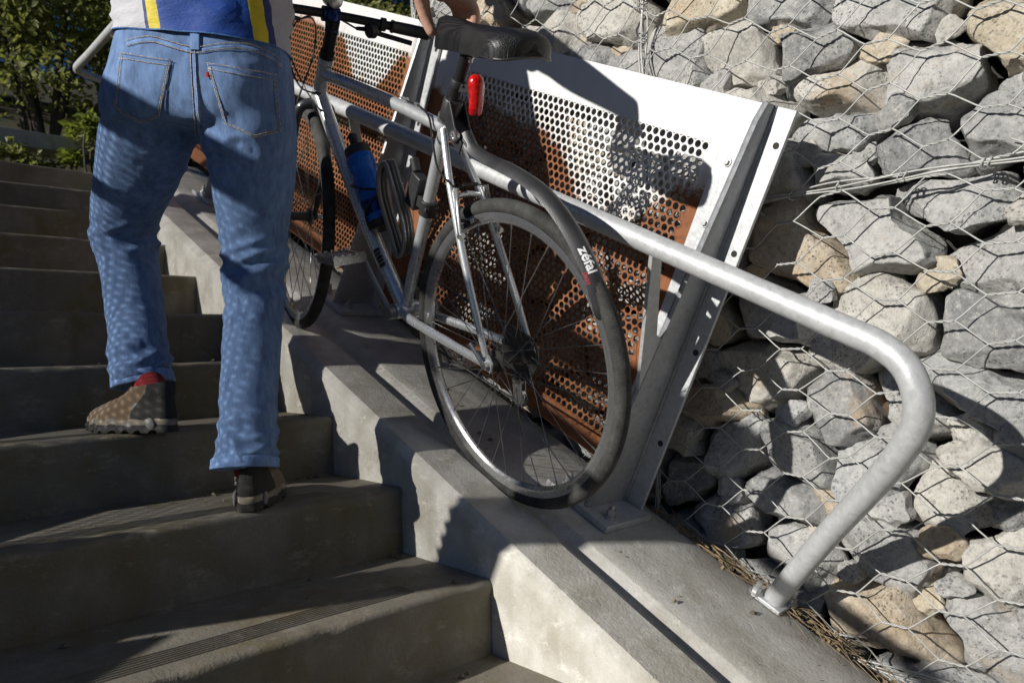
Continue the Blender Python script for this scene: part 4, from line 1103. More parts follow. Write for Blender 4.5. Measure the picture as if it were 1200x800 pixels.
def denim(name, light=1.0):
    m = NT(name); X, Y, Z = m.sep()
    v1 = m.mapv((1, 1, .35)); 
    lo = m.noise(4.5, 5, .6); mid = m.noise(42, 5, .7, v1); twill = m.n('ShaderNodeTexWave', wave_type='BANDS', bands_direction='DIAGONAL', i_Scale=260.0, i_Distortion=2.0); m.t.links.new(m.co.outputs['Object'], twill.inputs['Vector'])
    dk, lt = (.024 * light, .060 * light, .18 * light), (.205 * light, .345 * light, .62 * light)
    c = m.mix(m.ramp(lo, [(.28, 0.), (.72, 1.)]), m.mix(.42, dk, lt), m.mix(.78, dk, lt))
    c = m.mix(m.ramp(mid, [(.36, .45), (.52, 0.)]), c, dk)
    c = m.mix(m.ramp(mid, [(.52, 0.), (.70, .5)]), c, tuple(v * 1.25 for v in lt))
    sl_ = m.noise(120, 3, .7, m.mapv((1, 1, .12))); c = m.mix(m.ramp(sl_, [(.52, 0.), (.68, .45)]), c, lt)
    c = m.mix(m.math('MULTIPLY', twill.outputs[1], .07), c, (.5, .56, .62))
    n1 = m.bump(mid, .0016, .5); n2 = m.bump(twill.outputs[1], .0006, .6, n1)
    return m.fin(c, .88, 0, n2, Sheen_Weight=.03)
M['denim'] = denim('denim'); M['denim_worn'] = denim('denim_worn', 1.35)
def thread():
    m = NT('seam_thread'); wv = m.n('ShaderNodeTexNoise', i_Scale=260.0); m.t.links.new(m.co.outputs['Object'], wv.inputs['Vector'])
    return m.fin(m.mix(m.ramp(wv.outputs[0], [(.45, 0.), (.55, 1.)]), (.30, .24, .16), (.62, .55, .44)), .8)
M['thread'] = thread()
to_local(jm); jm.materials.append(M['denim']); jeans = link('jeans', jm, per, True, 0)
def seam_line(pts, r=.0009, off=.0012, mat='thread', nm='stitching', par=None, n=6):
    P = catmull([Vector((x, y, 0)) for x, y in pts], n); b = MB()
    b.tube([on_jeans(p.x, p.y, off)[0] for p in P], r, 6); return b.build(nm, M[mat], par or jeans, True, 0, 0, True)
def seam_ridge(pts, wid=.006, off=.002):
    P = catmull([Vector((x, y, 0)) for x, y in pts], 6); b = MB(); L = []
    for p in P: q, n = on_jeans(p.x, p.y, off); L.append((q, n))
    rings = []
    for i, (q, n) in enumerate(L):
        t = (L[min(i + 1, len(L) - 1)][0] - L[max(i - 1, 0)][0]).normalized(); s = t.cross(n).normalized()
        rings.append([q + s * wid * x - n * (off + .001) * (abs(x) ** 4) for x in (-1, -.85, -.4, 0, .4, .85, 1)])
    b.loft(rings, False); return b.build('seam', M['denim_worn'], jeans, True, 0, 0, True)
CB = [(228, 40), (228, 60), (229, 85), (231, 115), (233, 145), (234, 160)]
YK = [(149, 50), (163, 46), (180, 45), (200, 51), (222, 57), (231, 58), (255, 54), (285, 53), (312, 62), (331, 76)]
seam_ridge(CB, .006); seam_ridge([(x, y + 2) for x, y in YK], .0062)
seam_line([(x - 4.5, y) for x, y in CB]); seam_line([(x + 1.0, y) for x, y in CB], .0009, .0028)
seam_line([(x, y - 1.5) for x, y in YK], .0009, .003); seam_line([(x, y + 5.0) for x, y in YK], .0009, .003)
# belt loop at the middle of the back
b = MB(); rows = []
for py in (36, 42, 48, 54, 60):
    rows.append([on_jeans(x, py, o)[0] for x, o in ((223.5, .001), (224, .0055), (229, .0065), (234, .0055), (234.5, .001))])
b.loft(rows, False); b.build('belt_loop', M['denim_worn'], jeans, True, 50, 0, True)
def pocket(tl, tr, br, bm_, bl_):
    """five-cornered patch pocket"""
    n = 14; b = MB(); Q = []
    for j in range(n + 1):
        v = j / n; row = []
        for i in range(n + 1):
            u = i / n
            top = Vector(tl).lerp(Vector(tr), u)
            bot = Vector(bl_).lerp(Vector(bm_), u * 2) if u < .5 else Vector(bm_).lerp(Vector(br), u * 2 - 1)
            p = top.lerp(bot, v); e = min(u, 1 - u, v, 1 - v); o = .0008 if e < .001 else .0042
            row.append(on_jeans(p.x, p.y, o + (.0018 if v < .07 and e > .001 else 0))[0])
        Q.append(row)
    b.loft(Q, False); pk = b.build('back_pocket', M['denim'], jeans, True, 0, 0, True)
    cx = sum(p[0] for p in (tl, tr, br, bm_, bl_)) / 5; cy_ = sum(p[1] for p in (tl, tr, br, bm_, bl_)) / 5
    for k in (.965, .90):
        ps = [(cx + (p[0] - cx) * k, cy_ + (p[1] - cy_) * k) for p in (tl, bl_, bm_, br, tr)]
        P = []
        for i in range(4):
            for q in range(8): P.append((ps[i][0] + (ps[i + 1][0] - ps[i][0]) * q / 8, ps[i][1] + (ps[i + 1][1] - ps[i][1]) * q / 8))
        P.append(ps[4]); bb = MB(); bb.tube([on_jeans(x, y, .0050)[0] for x, y in P], .0008, 5); bb.build('pocket_stitching', M['thread'], jeans, True, 0, 0, True)
    for dv in (.02, .115):
        bb = MB(); bb.tube([on_jeans(*(Vector(tl).lerp(Vector(tr), q / 12).lerp(Vector(bl_).lerp(Vector(br), q / 12), dv)), .0068 if dv < .05 else .0056)[0] for q in range(13)], .0008, 5); bb.build('pocket_stitching', M['thread'], jeans, True, 0, 0, True)
pocket((143, 63), (202, 71), (188, 137), (163, 143), (135, 128))
pocket((242, 74), (322, 88), (329, 155), (298, 163), (263, 146))
b = MB(); rows = [[on_jeans(x, y, o)[0] for x, o in ((241.5, .004), (244, .0075), (246.5, .004))] for y in (86, 88, 90, 92)]
b.loft(rows, False); b.build('pocket_tab', simple('red_tab', (.35, .02, .03), .8), jeans, True, 0, 0, True)
def hem(rows, nm):
    b = MB(); P0, P1 = [Vector(W(r[0], r[1], r[2])) for r in rows]
    t = (P1 - P0).normalized(); rings = []
    a0, a1 = rows[0][3] * rows[0][2] / FPX, rows[1][3] * rows[1][2] / FPX
    for (c, a, k) in ((P0, a0, 1.02), (P0.lerp(P1, .12), a0, 1.06), (P0.lerp(P1, .5), (a0 + a1) / 2, 1.045), (P0.lerp(P1, .88), a1, 1.06), (P1, a1, 1.04), (P1, a1, .93), (P0.lerp(P1, .4), a1, .90)):
        rings.append([p + (p - c).normalized() * .0035 * noise.noise(p * 30) for p in ering(c, a * k, a * k * rows[0][4], t, 40)])
    b.loft(rings, True); b.build(nm, M['denim_worn'], jeans, True, 0, 0, True)
hem([(287.8, 536, 1.650, 34.5, 1.14), (287.5, 549, 1.645, 35, 1.14)], 'hem')
hem([(166.8, 437, 1.868, 31, 1.08), (168.5, 451, 1.864, 31.5, 1.08)], 'hem')
# ---- jersey
def jersey_rows():
    rows = []
    hw = [(239, None, 1.735, 97.5, .71), (240, 22, 1.735, 97, .72), (241, -5, 1.74, 95, .73), (243, -40, 1.77, 93, .72), (248, -85, 1.81, 97, .68), (254, -125, 1.85, 102, .62), (258, -155, 1.87, 103, .56), (261, -176, 1.885, 84, .56), (264, -190, 1.895, 55, .7), (266, -202, 1.90, 34, 1.0)]
    n = 64; rings = []
    for k, (px, py, d, h_, rt) in enumerate(hw):
        ring = []
        for j in range(n):
            an = 2 * pi * j / n; co, si = math.cos(an), math.sin(an)
            y = py if py is not None else 400 - (400 - (54 + 13 * co + 16 * si)) * (d + si * rt * h_ * d / FPX) / d
            c = W(px, y, d); a = h_ * d / FPX
            ring.append(c + AX * a * math.copysign(abs(co) ** .86, co) + FX * a * rt * math.copysign(abs(si) ** .86, si))
        rings.append(ring)
    return rings
JR = jersey_rows(); fine = []
for i in range(len(JR) - 1):
    for t in range(6):
        row = []
        for j in range(64):
            a, b_, c, d = JR[max(i - 1, 0)][j], JR[i][j], JR[i + 1][j], JR[min(i + 2, len(JR) - 1)][j]; u = t / 6
            row.append(.5 * ((2 * b_) + (c - a) * u + (2 * a - 5 * b_ + 4 * c - d) * u * u + (3 * b_ - a - 3 * c + d) * u ** 3))
        fine.append(row)
fine.append(JR[-1])
for i, row in enumerate(fine):
    for j, p in enumerate(row):
        px, py = proj(p); out = Vector((math.cos(2 * pi * j / 64) * AX.x + math.sin(2 * pi * j / 64) * FX.x, math.cos(2 * pi * j / 64) * AX.y + math.sin(2 * pi * j / 64) * FX.y, 0))
        n1 = noise.noise(Vector((px * .016 + 3, py * .07 + px * .012, 1))); n2 = noise.noise(Vector((px * .03, py * .045 - px * .02, 6)))
        row[j] = p + out * ((1 - 2.4 * abs(n1)) * .010 + n2 * .007) * (1 if i > 2 else .4)
def jersey_mat():
    m = NT('jersey_cloth'); X, Y, Z = m.sep()
    wob = m.math('MULTIPLY_ADD', m.noise(7, 3), .012, -.006); back = m.math('LESS_THAN', Y, .02 + 0.0)
    xx = m.math('ADD', m.math('SUBTRACT', X, JCX + .046), wob)
    xt = m.math('ADD', xx, m.math('MULTIPLY', m.math('SUBTRACT', Z, JZ), .10))
    band = m.ramp(m.math('MULTIPLY_ADD', xt, 2.0, .5), [(.0, (.56, .56, .60)), (.253, (.006, .03, .17)), (.268, (.78, .62, .02)), (.318, (.006, .065, .36)), (.685, (.78, .62, .02)), (.735, (.006, .03, .17)), (.758, (.45, .45, .50))], 'CONSTANT')
    c = m.mix(m.ramp(m.noise(60, 4), [(.35, .25), (.6, 0.)]), band, m.mix(.5, band, (.05, .05, .07)))
    return m.fin(c, .62, 0, m.bump(m.voro(700), .0005, .5, m.bump(m.noise(22, 4, .6, m.mapv((1, 1, 2.2)),   .6), .005, .5)), Sheen_Weight=.03)
JC = PIN @ W(240, 40, 1.735); JCX, JZ = JC.x, JC.z
M['jersey'] = jersey_mat()
b = MB(); b.loft(fine, True, False, True)
SH_R, SH_L = W(350, -150, 1.855), W(162, -150, 1.90)
EL_R, WR_R = W(440, -88, 1.765), bw(.375, .045, .790)
EL_L = W(158, 2, 2.02)
GRL = ST(B(.852, .218, .602)); GRLw = BM @ GRL
WR_L = GRLw + Vector((-.06, -.055, .06))
jer = b.build('jersey', M['jersey'], per, True, 0, 0, True)
for (s0, e0) in ((SH_R, EL_R), (SH_L, EL_L)):
    b = MB(); t = (e0 - s0).normalized(); rings = []
    for k in range(13):
        u = k / 12; c = s0 + (e0 - s0) * (-.12 + .80 * u); r_ = .072 - .014 * u
        rings.append([p + (p - c).normalized() * .005 * noise.noise(p * 22) for p in ering(c, r_, r_, t, 24, 2, Vector((.3, .2, 1)))])
    rings.append([rings[-1][j] + (s0 - rings[-1][j]).normalized() * .004 + ((s0 + (e0 - s0) * .68) - rings[-1][j]) * .12 for j in range(24)])
    b.loft(rings, True, True, False); b.build('sleeve', M['jersey'], per, True, 0, 0, True)
b = MB(); hr = fine[0]      # elastic gripper along the hem
b.loft([[p + (fine[1][j] - p).normalized() * q + (p - sum(hr, Vector()) / 64).normalized() * .0004 for j, p in enumerate(hr)] for q in (.0, .003)], True); b.build('jersey_hem', simple('pale_blue_elastic', (.05, .16, .42), .7, 0, .6, 300), per, True, 0, 0, True)
# ---- body: head, neck, arms, hands, trunk and legs in one skin
def chain(mb, pts, rad, n=12, sub=4):
    P = catmull(pts, sub); Rr = catmull([(r, 0, 0) for r in rad], sub)
    d0 = (P[1] - P[0]).normalized(); d1 = (P[-1] - P[-2]).normalized(); r0, r1 = Rr[0].x, Rr[-1].x
    PP = [P[0] - d0 * r0 * .9, P[0] - d0 * r0 * .6] + P + [P[-1] + d1 * r1 * .6, P[-1] + d1 * r1 * .9]
    RRR = [r0 * .35, r0 * .8] + [r.x for r in Rr] + [r1 * .8, r1 * .35]
    mb.tube(PP, RRR, n)
mb = MB()
# trunk and thighs kept inside the clothes
limb(mb, [(240, 60, 1.735, 80, .6), (242, -10, 1.745, 78, .62), (246, -80, 1.81, 84, .58), (254, -130, 1.85, 86, .5), (260, -165, 1.88, 70, .5), (265, -185, 1.895, 40, .8)], 28)
chain(mb, [W(265, -180, 1.895), W(268, -215, 1.91), W(272, -245, 1.93)], [.062, .056, .056], 18)
HC = W(274, -292, 1.955)
ellipsoid(mb, HC, AX * .078, FX * .098, Vector((0, 0, .115))); ellipsoid(mb, HC + FX * .045 - Vector((0, 0, .075)), AX * .055, FX * .055, Vector((0, 0, .05)))
chain(mb, [HC + FX * .095 + Vector((0, 0, .02)), HC + FX * .118 - Vector((0, 0, .018)), HC + FX * .108 - Vector((0, 0, .03))], [.009, .013, .012])
for sg in (1, -1): ellipsoid(mb, HC + AX * .080 * sg - FX * .005, AX * .010, FX * .018, Vector((0, 0, .031)), 12)
chain(mb, [HC + FX * .093 - Vector((0, 0, .057)) - AX * .018, HC + FX * .100 - Vector((0, 0, .056)), HC + FX * .093 - Vector((0, 0, .057)) + AX * .018], [.006, .008, .006])
chain(mb, [SH_R, SH_R.lerp(EL_R, .5), EL_R], [.056, .050, .042], 16); chain(mb, [EL_R, EL_R.lerp(WR_R, .3), EL_R.lerp(WR_R, .75), WR_R], [.042, .044, .033, .027], 16)
chain(mb, [SH_L, SH_L.lerp(EL_L, .5), EL_L], [.056, .050, .042], 16); chain(mb, [EL_L, EL_L.lerp(WR_L, .3), EL_L.lerp(WR_L, .75), WR_L], [.042, .044, .033, .027], 16)
for rows in (RLEG, LLEG):
    limb(mb, [(r[0], r[1], r[2], r[3] * .72, r[4] * .85) for r in rows[1:]], 20)
# right hand on the saddle nose
be_f, be_l, be_u = e1w, -e3w, e2w
chain(mb, [WR_R, bw(.366, .034, .762), bw(.352, .018, .732)], [.027, .033, .034], 16)
ellipsoid(mb, bw(.336, .000, .716), be_f * .044, be_l * .030, be_u * .022, 16)
for q in ((.354, .002, .708), (.337, -.012, .708), (.319, -.016, .706)): chain(mb, [bw(.364, .028, .748), bw(*q)], [.024, .0175], 12)
FG = [[(.308, -.016, .706), (.296, -.040, .692), (.292, -.047, .662), (.305, -.034, .634)],
      [(.324, -.020, .706), (.315, -.045, .690), (.312, -.049, .656), (.321, -.030, .626)],
      [(.341, -.018, .704), (.334, -.044, .686), (.331, -.048, .652), (.338, -.026, .622)],
      [(.356, -.012, .702), (.352, -.036, .682), (.350, -.040, .652), (.354, -.020, .628)]]
for f_, rd in zip(FG, ([.0130, .0120, .0108, .0094], [.0132, .0122, .0110, .0096], [.0126, .0116, .0106, .0093], [.0112, .0104, .0095, .0084])): chain(mb, [bw(*q) for q in f_], rd, 12)
chain(mb, [bw(.366, .036, .744), bw(.374, .040, .714), bw(.374, .034, .684), bw(.367, .026, .654), bw(.355, .020, .632)], [.024, .0205, .0165, .0142, .0118], 12)
# left hand round the left grip
ga = (BM.to_3x3() @ (SB(.8455, .272, .6) - SB(.853, .165, .6035))).normalized(); gu = Vector((0, 0, 1)); gf = ga.cross(gu).normalized()
if gf.dot(Vector((0, 1, 0))) < 0: gf = -gf
gu = gf.cross(ga).normalized(); gu = gu if gu.z > 0 else -gu
for k, o in enumerate((-.033, -.011, .011, .032)):
    c = GRLw + ga * o; chain(mb, [WR_L.lerp(c, .35), c - gf * .020 + gu * .024, c + gf * .010 + gu * .027, c + gf * .027 + gu * .004, c + gf * .018 - gu * .020, c - gf * .004 - gu * .026], [.018, .0135, .0115, .0105, .0095, .0085], 12)
chain(mb, [WR_L, WR_L.lerp(GRLw, .45), GRLw - gf * .025 + gu * .018], [.027, .030, .022], 14)
chain(mb, [WR_L.lerp(GRLw, .3), GRLw - ga * .045 - gf * .026, GRLw - ga * .052 - gu * .018, GRLw - ga * .040 - gu * .027 + gf * .012], [.016, .013, .011, .009], 12)
bm_ = fuse(mb, .0036, 4, .5)
msk = NT('skin'); 
sc1 = msk.mix(msk.noise(14, 4), (.50, .27, .19), (.64, .39, .29)); sc1 = msk.mix(msk.ramp(msk.noise(90, 3), [(.5, 0.), (.7, .3)]), sc1, (.50, .22, .16))
M['skin'] = msk.fin(sc1, .48, 0, msk.bump(msk.noise(220, 4, .6), .0009, .8, msk.bump(msk.noise(45, 4, .6), .004, .5)), Subsurface_Weight=.12, Subsurface_Radius=(.012, .004, .002))
to_local(bm_); bm_.materials.append(M['skin']); body = link('body', bm_, per, True, 0)
b = MB(); rings = []
for i in range(1, 15):
    ph = pi * (.0 + .60 * i / 14); rings.append([HC + Vector((0, 0, .012)) - FX * .008 + AX * .084 * math.sin(ph) * math.cos(2 * pi * k / 28) + FX * .102 * math.sin(ph) * math.sin(2 * pi * k / 28) * (1 if math.sin(2 * pi * k / 28) < 0 else .78) + Vector((0, 0, .116 * math.cos(ph))) for k in range(28)])
b.loft([[p + (p - HC).normalized() * .006 * noise.noise(p * 60) for p in r] for r in rings], True, True, True); b.build('hair', simple('dark_hair', (.035, .022, .014), .55, 0, .4, 200, .003, 300), per, True, 0, 0, True)
for sg in (1, -1):
    b = MB(); ellipsoid(b, HC + AX * .032 * sg + FX * .088 + Vector((0, 0, .008)), AX * .012, FX * .011, Vector((0, 0, .010)), 12); b.build('eye', simple('eye_white', (.6, .58, .55), .2), per, True, 0, 0, True)
# ---- socks and shoes
M['sock'] = simple('red_sock', (.22, .008, .012), .9, 0, .3, 200, .0008, 500)
def suede():
    m = NT('shoe_suede'); c = m.mix(m.noise(30, 5, .6), (.12, .082, .048), (.24, .17, .105)); c = m.mix(m.ramp(m.noise(9, 4), [(.5, 0.), (.7, .5)]), c, (.27, .22, .16))
    return m.fin(c, .9, 0, m.bump(m.noise(160, 4), .0012, .6))
M['suede'] = suede(); M['shoe_dark'] = simple('shoe_dark_rubber', (.022, .021, .02), .75, 0, .3, 40, .001, 200); M['shoe_grey'] = simple('shoe_grey_trim', (.20, .195, .19), .6, 0, .25, 50); M['midsole'] = simple('shoe_midsole', (.25, .215, .165), .75, 0, .3, 40)
def outline(x0, x1, wd, n=40, arch=0):
    out = []
    for k in range(n):
        a = 2 * pi * k / n; co, si = math.cos(a), math.sin(a)
        u = (1 - co) / 2; x = x0 + (x1 - x0) * u
        # wide forefoot, narrower waist and heel
        ww = wd * (.74 + .26 * math.sin(pi * min(1, max(0, (u - .12) / .9))) - .10 * math.exp(-((u - .40) / .13) ** 2)) * abs(si) ** .62
        out.append(Vector((x, math.copysign(ww, si) + arch * math.sin(pi * u) * .008, 0)))
    return out
def make_shoe(heel, yaw, side, sock_to):
    Mx = Matrix.Translation(heel) @ Matrix.Rotation(yaw, 4, 'Z') @ Matrix.Scale(.93, 4)
    root = bpy.data.objects.new('shoe', None); COL.objects.link(root); root.parent = per; root.matrix_local = PIN @ Mx; root.empty_display_size = .05
    b = MB(); rings = []
    for z, x0, x1, wd in ((.022, .004, .292, .050), (.034, .001, .296, .051), (.046, .0, .290, .050), (.056, .002, .274, .0475), (.066, .004, .246, .044), (.076, .005, .212, .041), (.086, .005, .180, .039), (.096, .003, .155, .0375), (.106, .002, .138, .037), (.114, .004, .128, .0365)):
        rings.append([p + Vector((0, 0, z + (.012 * (1 - p.x / x1) ** 2 if z > .1 else 0) + .0015 * noise.noise(p * 40 + Vector((0, 0, z * 30))))) for p in outline(x0, x1, wd, 48, side)])
    inner = [Vector((.06 + (p.x - .06) * .86, p.y * .84, p.z - .004)) for p in rings[-1]]; deep = [Vector((p.x, p.y, p.z - .03)) for p in inner]
    b.loft(rings + [inner, deep], True); b.build('upper', M['suede'], root, True, 60)
    b = MB(); rg_ = []
    for z, k in ((.014, 1.0), (.018, 1.035), (.027, 1.04), (.033, 1.015), (.034, .97)): rg_.append([Vector((.145 + (p.x - .145) * (1 + (k - 1) * .5), p.y * k, z + (.004 * math.sin(p.x * 95) if z > .02 else 0))) for p in outline(-.002, .297, .0515, 64, side)])
    b.loft(rg_, True, True, True); b.build('midsole', M['midsole'], root, True, 60)
    b = MB(); rg_ = []; o64 = outline(-.004, .299, .053, 96, side)
    for z, lug in ((.0, 1.0), (.004, 1.0), (.013, .6), (.02, .15)):
        row = []
        for k, p in enumerate(o64):
            s_ = math.sin(p.x * 2 * pi / .040 + .5); e = (.0035 if s_ > -.1 else -.003) * lug
            zz = z + (.007 if s_ <= -.1 and z < .005 and .02 < p.x < .28 else 0)
            row.append(Vector((p.x, p.y + math.copysign(e, p.y), zz)))
        rg_.append(row)
    b.loft(rg_, True, True, True); b.build('outsole', M['shoe_dark'], root, True, 40)
    for sg in (1, -1):             # side bumpers rising from the sole
        for xx, hh in ((.045, .030), (.105, .022), (.155, .019), (.205, .018), (.252, .017)):
            yy = [abs(p.y) for p in o64 if abs(p.x - xx) < .006]; yy = max(yy) if yy else .04
            b = MB(); ellipsoid(b, Vector((xx, sg * (yy - .006), .012 + hh * .3)), Vector((.024, 0, 0)), Vector((0, .0068, 0)), Vector((0, 0, hh * .62)), 12); b.build('sole_bumper', M['shoe_grey'] if hh > .02 else M['shoe_dark'], root, True, 0)
    b = MB(); rows = []            # dark heel counter
    for ring in rings[1:]:
        rows.append([Vector((p.x - .003 if p.x < .02 else p.x, p.y + math.copysign(.0022, p.y) if abs(p.y) > 1e-4 else p.y, p.z + .0005)) for p in [ring[(i + 48) % 48] for i in range(-9, 10)]])
    b.loft(rows, False); b.build('heel_counter', M['shoe_dark'], root, True, 60)
    b = MB()                       # strap and laces over the instep
    for xx, r_ in ((.125, .0042), (.150, .0022), (.170, .0022), (.190, .0022)):
        zt = .112 - (xx - .115) * .62
        b.tube(catmull([Vector((xx - .022, -.044, .045)), Vector((xx - .008, -.036, zt * .78)), Vector((xx, 0, zt + .004)), Vector((xx - .008, .036, zt * .78)), Vector((xx - .022, .044, .045))], 5), r_, 8)
    b.build('lace', M['shoe_grey'], root, True, 0)
    for sg in (1, -1):
        b = MB(); b.lathe(Vector((.085, sg * .040, .068)), (0, sg, .25), [(.012, -.003), (.012, .001), (.009, .0025), (.004, .003)], 18); b.build('side_badge', M['shoe_grey'], root, True, 40)
    b = MB(); c0 = Mx @ Vector((.062, 0, .085)); b.tube(catmull([c0, c0.lerp(sock_to, .4), sock_to], 4), [.036] * 9, 18); b.build('sock', M['sock'], per, True, 0, 0, True)
lh = PZ(196, 506, .482); lt_ = PZ(101, 505, .482); dl = (lt_ - lh); yl = math.atan2(dl.y, dl.x)
lim = 4 * G - .012
ov = max(0, lh.y + .30 * math.sin(yl) - lim); lh.y -= ov
yl -= R_(7)
make_shoe(lh + AX * .012, yl, 1, W(170, 436, 1.88))
rh = PZ(288, 600, .323); rh.z = .3225; rh += FX * .010; yr = pi / 2 - CAM_YAW + R_(9)
make_shoe(rh, yr, -1, W(287, 530, 1.662))
# ================================================================== PLANTS
def leaf_mat(name, a, c2, tr=.35):
    m = NT(name); geo = m.n('ShaderNodeNewGeometry'); r = geo.outputs['Random Per Island']
    col = m.mix(r, a, c2); col = m.mix(m.ramp(m.noise(1.6, 4), [(.35, .35), (.55, 0.)]), col, tuple(v * .45 for v in a))
    m.fin(col, .5)
    t = m.n('ShaderNodeBsdfTranslucent'); m.set(t.inputs[0], m.mix(.4, col, (.35, .4, .05)))
    mx = m.n('ShaderNodeMixShader'); mx.inputs[0].default_value = tr
    m.t.links.new(m.b.outputs[0], mx.inputs[1]); m.t.links.new(t.outputs[0], mx.inputs[2]); m.t.links.new(mx.outputs[0], m.out.inputs[0])
    return m.mat
M['leaf'] = leaf_mat('shrub_leaves', (.17, .19, .05), (.52, .50, .16), .5)
M['leaf2'] = leaf_mat('dark_leaves', (.12, .15, .045), (.40, .40, .13), .5)
M['leaf3'] = leaf_mat('young_leaves', (.12, .17, .02), (.24, .28, .05), .5)
mbk = NT('bark'); M['bark'] = mbk.fin(mbk.mix(mbk.noise(20, 5), (.05, .04, .03), (.13, .11, .085)), .9, 0, mbk.bump(mbk.noise(40, 5, .6, mbk.mapv((1, 1, .2))), .01))
def shrub(nm, label, cat, base, h, rad, nclump, nleaf, leaf, mat, seed, group):
    rr = random.Random(seed); base = Vector(base)
    t = thing(nm, label, cat, Matrix.Translation(base), group)
    cen = Vector((0, 0, h * .54)); b = MB(); tb = MB()
    tips = []
    for k in range(nclump):
        while True:
            v = Vector((rr.uniform(-1, 1), rr.uniform(-1, 1), rr.uniform(-1, 1)))
            if .25 < v.length < 1: break
        c = cen + Vector((v.x * rad[0], v.y * rad[1], v.z * h * .46)); tips.append(c)
        cr_ = rr.uniform(.08, .17) * min(rad[0], 1.2)
        for q in range(nleaf):
            g = Vector((rr.gauss(0, 1), rr.gauss(0, 1), rr.gauss(0, .8)))
            p = c + g * cr_
            d = Vector((rr.gauss(0, 1), rr.gauss(0, 1), rr.gauss(-.2, .7))).normalized(); s = d.cross(Vector((rr.gauss(0, 1), rr.gauss(0, 1), rr.gauss(0, 1)))).normalized(); n_ = d.cross(s)
            L = leaf * rr.uniform(.6, 1.3); wd = L * rr.uniform(.22, .34)
            b.add([p, p + d * L * .45 + s * wd + n_ * wd * .4, p + d * L, p + d * L * .45 - s * wd + n_ * wd * .4], [(0, 1, 2), (0, 2, 3)])
    b.build('crown', mat, t, False)
    for k in range(min(9, nclump)):
        c = tips[k * nclump // min(9, nclump)]; a0 = Vector((rr.uniform(-.06, .06), rr.uniform(-.06, .06), -.1))
        m1 = a0.lerp(c, .5) + Vector((rr.uniform(-.1, .1), rr.uniform(-.1, .1), .15 * h)); P = catmull([a0, m1, c], 5)
        tb.tube(P, [.028 * h / 2 * (1 - .8 * i / (len(P) - 1)) for i in range(len(P))], 7)
    tb.build('trunk', M['bark'], t)
    return t
G1 = 'shrubs on the bank above the stairs'
def gh(x, y): return hgt(x, y) - .03
spots = [(-.65, 6.6, 2.6, 'olive green leafy shrub on the bank behind the top of the stairs, far left'),
         (.35, 6.1, 2.4, 'olive green leafy shrub on the bank behind the bent end of the handrail'),
         (1.7, 6.9, 2.6, 'olive green shrub on the bank hidden behind the back of the person'),
         (2.7, 6.2, 2.3, 'olive shrub on the bank behind the handlebar, above the middle screen'),
         (4.0, 6.6, 2.2, 'olive green shrub on the bank behind the saddle and stone wall')]
for i, (x, y, h, lb) in enumerate(spots):
    shrub('shrub', lb, 'shrub', (x, y, gh(x, y)), h, (1.0, .8), 95, 95, .064, M['leaf'] if i % 2 == 0 else M['leaf2'], 300 + i, G1)
G2 = 'trees behind the shrubs'
for i, (x, y, h, lb) in enumerate([(-2.0, 9.6, 4.4, 'dark bushy tree behind the shrubs, cut by the left edge of the photo'), (0.1, 9.2, 4.2, 'dark bushy tree behind the shrubs in the top left corner'), (2.3, 9.6, 4.6, 'dark bushy tree behind the shrubs and behind the person'), (5.0, 9.2, 4.4, 'dark bushy tree behind the shrubs above the middle screen')]):
    shrub('tree', lb, 'tree', (x, y, gh(x, y)), h, (1.6, 1.1), 150, 110, .11, M['leaf2'], 400 + i, G2)
shrub('sapling', 'small bright green sapling at the top of the stairs beside the left thigh', 'sapling', (.42, 4.85, gh(.42, 4.85)), .75, (.20, .2), 14, 60, .06, M['leaf3'], 500, None)
for i, (x, y) in enumerate([(-.9, 4.75), (-.45, 4.8), (.0, 4.82)]):
    shrub('ground_plant', ['low plant on the bank, leftmost below the concrete edging', 'low plant on the bank below the middle of the concrete edging', 'low plant on the bank below the right end of the concrete edging'][i], 'plant', (x, y, gh(x, y)), .32, (.3, .2), 14, 60, .05, M['leaf2'], 510 + i, 'low plants below the edging')
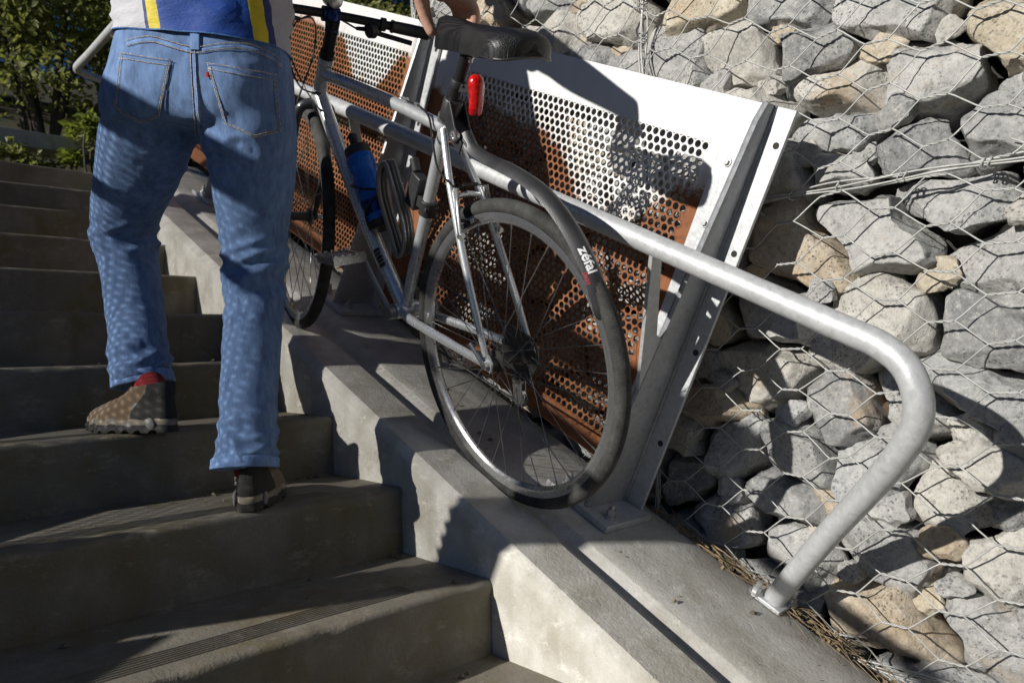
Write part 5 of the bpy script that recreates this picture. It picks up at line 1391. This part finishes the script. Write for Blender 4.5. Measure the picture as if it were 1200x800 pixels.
# dry grass and twigs caught between the slab and the stones
rr = random.Random(5); b = MB()
for k in range(230):
    s = rr.uniform(-.95, .34) if rr.random() < .75 else rr.gauss(.02, .10)
    x = rr.gauss(.506, .012); L = rr.uniform(.02, .10); a = rr.gauss(0, .7) + (pi if rr.random() < .5 else 0)
    p = U(x, s, .0955 + rr.uniform(0, .006)); d = Vector((math.sin(a) * .6, math.cos(a) * CS, math.cos(a) * SN)).normalized()
    bend = U(rr.gauss(0, .25), rr.gauss(0, .25), rr.uniform(.0, .5)) - U(0, 0, 0)
    r_ = rr.uniform(.0005, .0013)
    b.tube([p, p + d * L * .5 + bend * L * .25, p + d * L + bend * L * .35], [r_, r_ * .9, r_ * .4], 5, False)
for k in range(260):                         # crumbs of soil and leaf litter
    s = rr.uniform(-.95, .36); x = rr.gauss(.506, .012); p = U(x, s, .094); d = U(rr.gauss(0, 1), rr.gauss(0, 1), .3).normalized(); q = d.cross(Vector((rr.gauss(0, 1), .3, 1))).normalized(); L = rr.uniform(.003, .012)
    b.add([p - d * L, p + q * L * .6 + U(0, 0, .003), p + d * L, p - q * L * .6 + U(0, 0, .002)], [(0, 1, 2), (0, 2, 3)])
M['straw'] = simple('dry_straw', (.26, .19, .11), .9, 0, .5, 12)
tag(b.build('dry_grass', M['straw'], None, True, 0), None, None, None, 'stuff')

# grit and leaf litter lying on the treads, the landing edge and the slab
rr = random.Random(9); b = MB()
for k in range(420):
    if k < 300:
        i = rr.randint(0, 5); back = rr.random() < .6
        y = i * G + (G - .012 - abs(rr.gauss(0, .025)) if back else rr.uniform(.02, G - .02)); x = rr.uniform(-1.15, -.02) if rr.random() < .6 else -abs(rr.gauss(0, .06)) - .012
        p = Vector((x, y, i * RI + .0015)); up_ = Vector((0, 0, 1))
    else:
        p = U(rr.uniform(.21, .48), rr.uniform(-.9, 1.4), .0945); up_ = U(0, 0, 1)
    L = rr.uniform(.0012, .0035) if rr.random() < .85 else rr.uniform(.006, .013)
    d = Vector((rr.gauss(0, 1), rr.gauss(0, 1), 0)).normalized(); q = up_.cross(d)
    b.add([p - d * L, p + q * L * .6 + up_ * L * .35, p + d * L, p - q * L * .6 + up_ * L * .3, p + up_ * L * .7], [(0, 3, 4), (3, 2, 4), (2, 1, 4), (1, 0, 4)])
M['grit'] = simple('grit', (.17, .14, .10), .95, 0, .6, 9)
tag(b.build('grit', M['grit'], None, False), None, None, None, 'stuff')
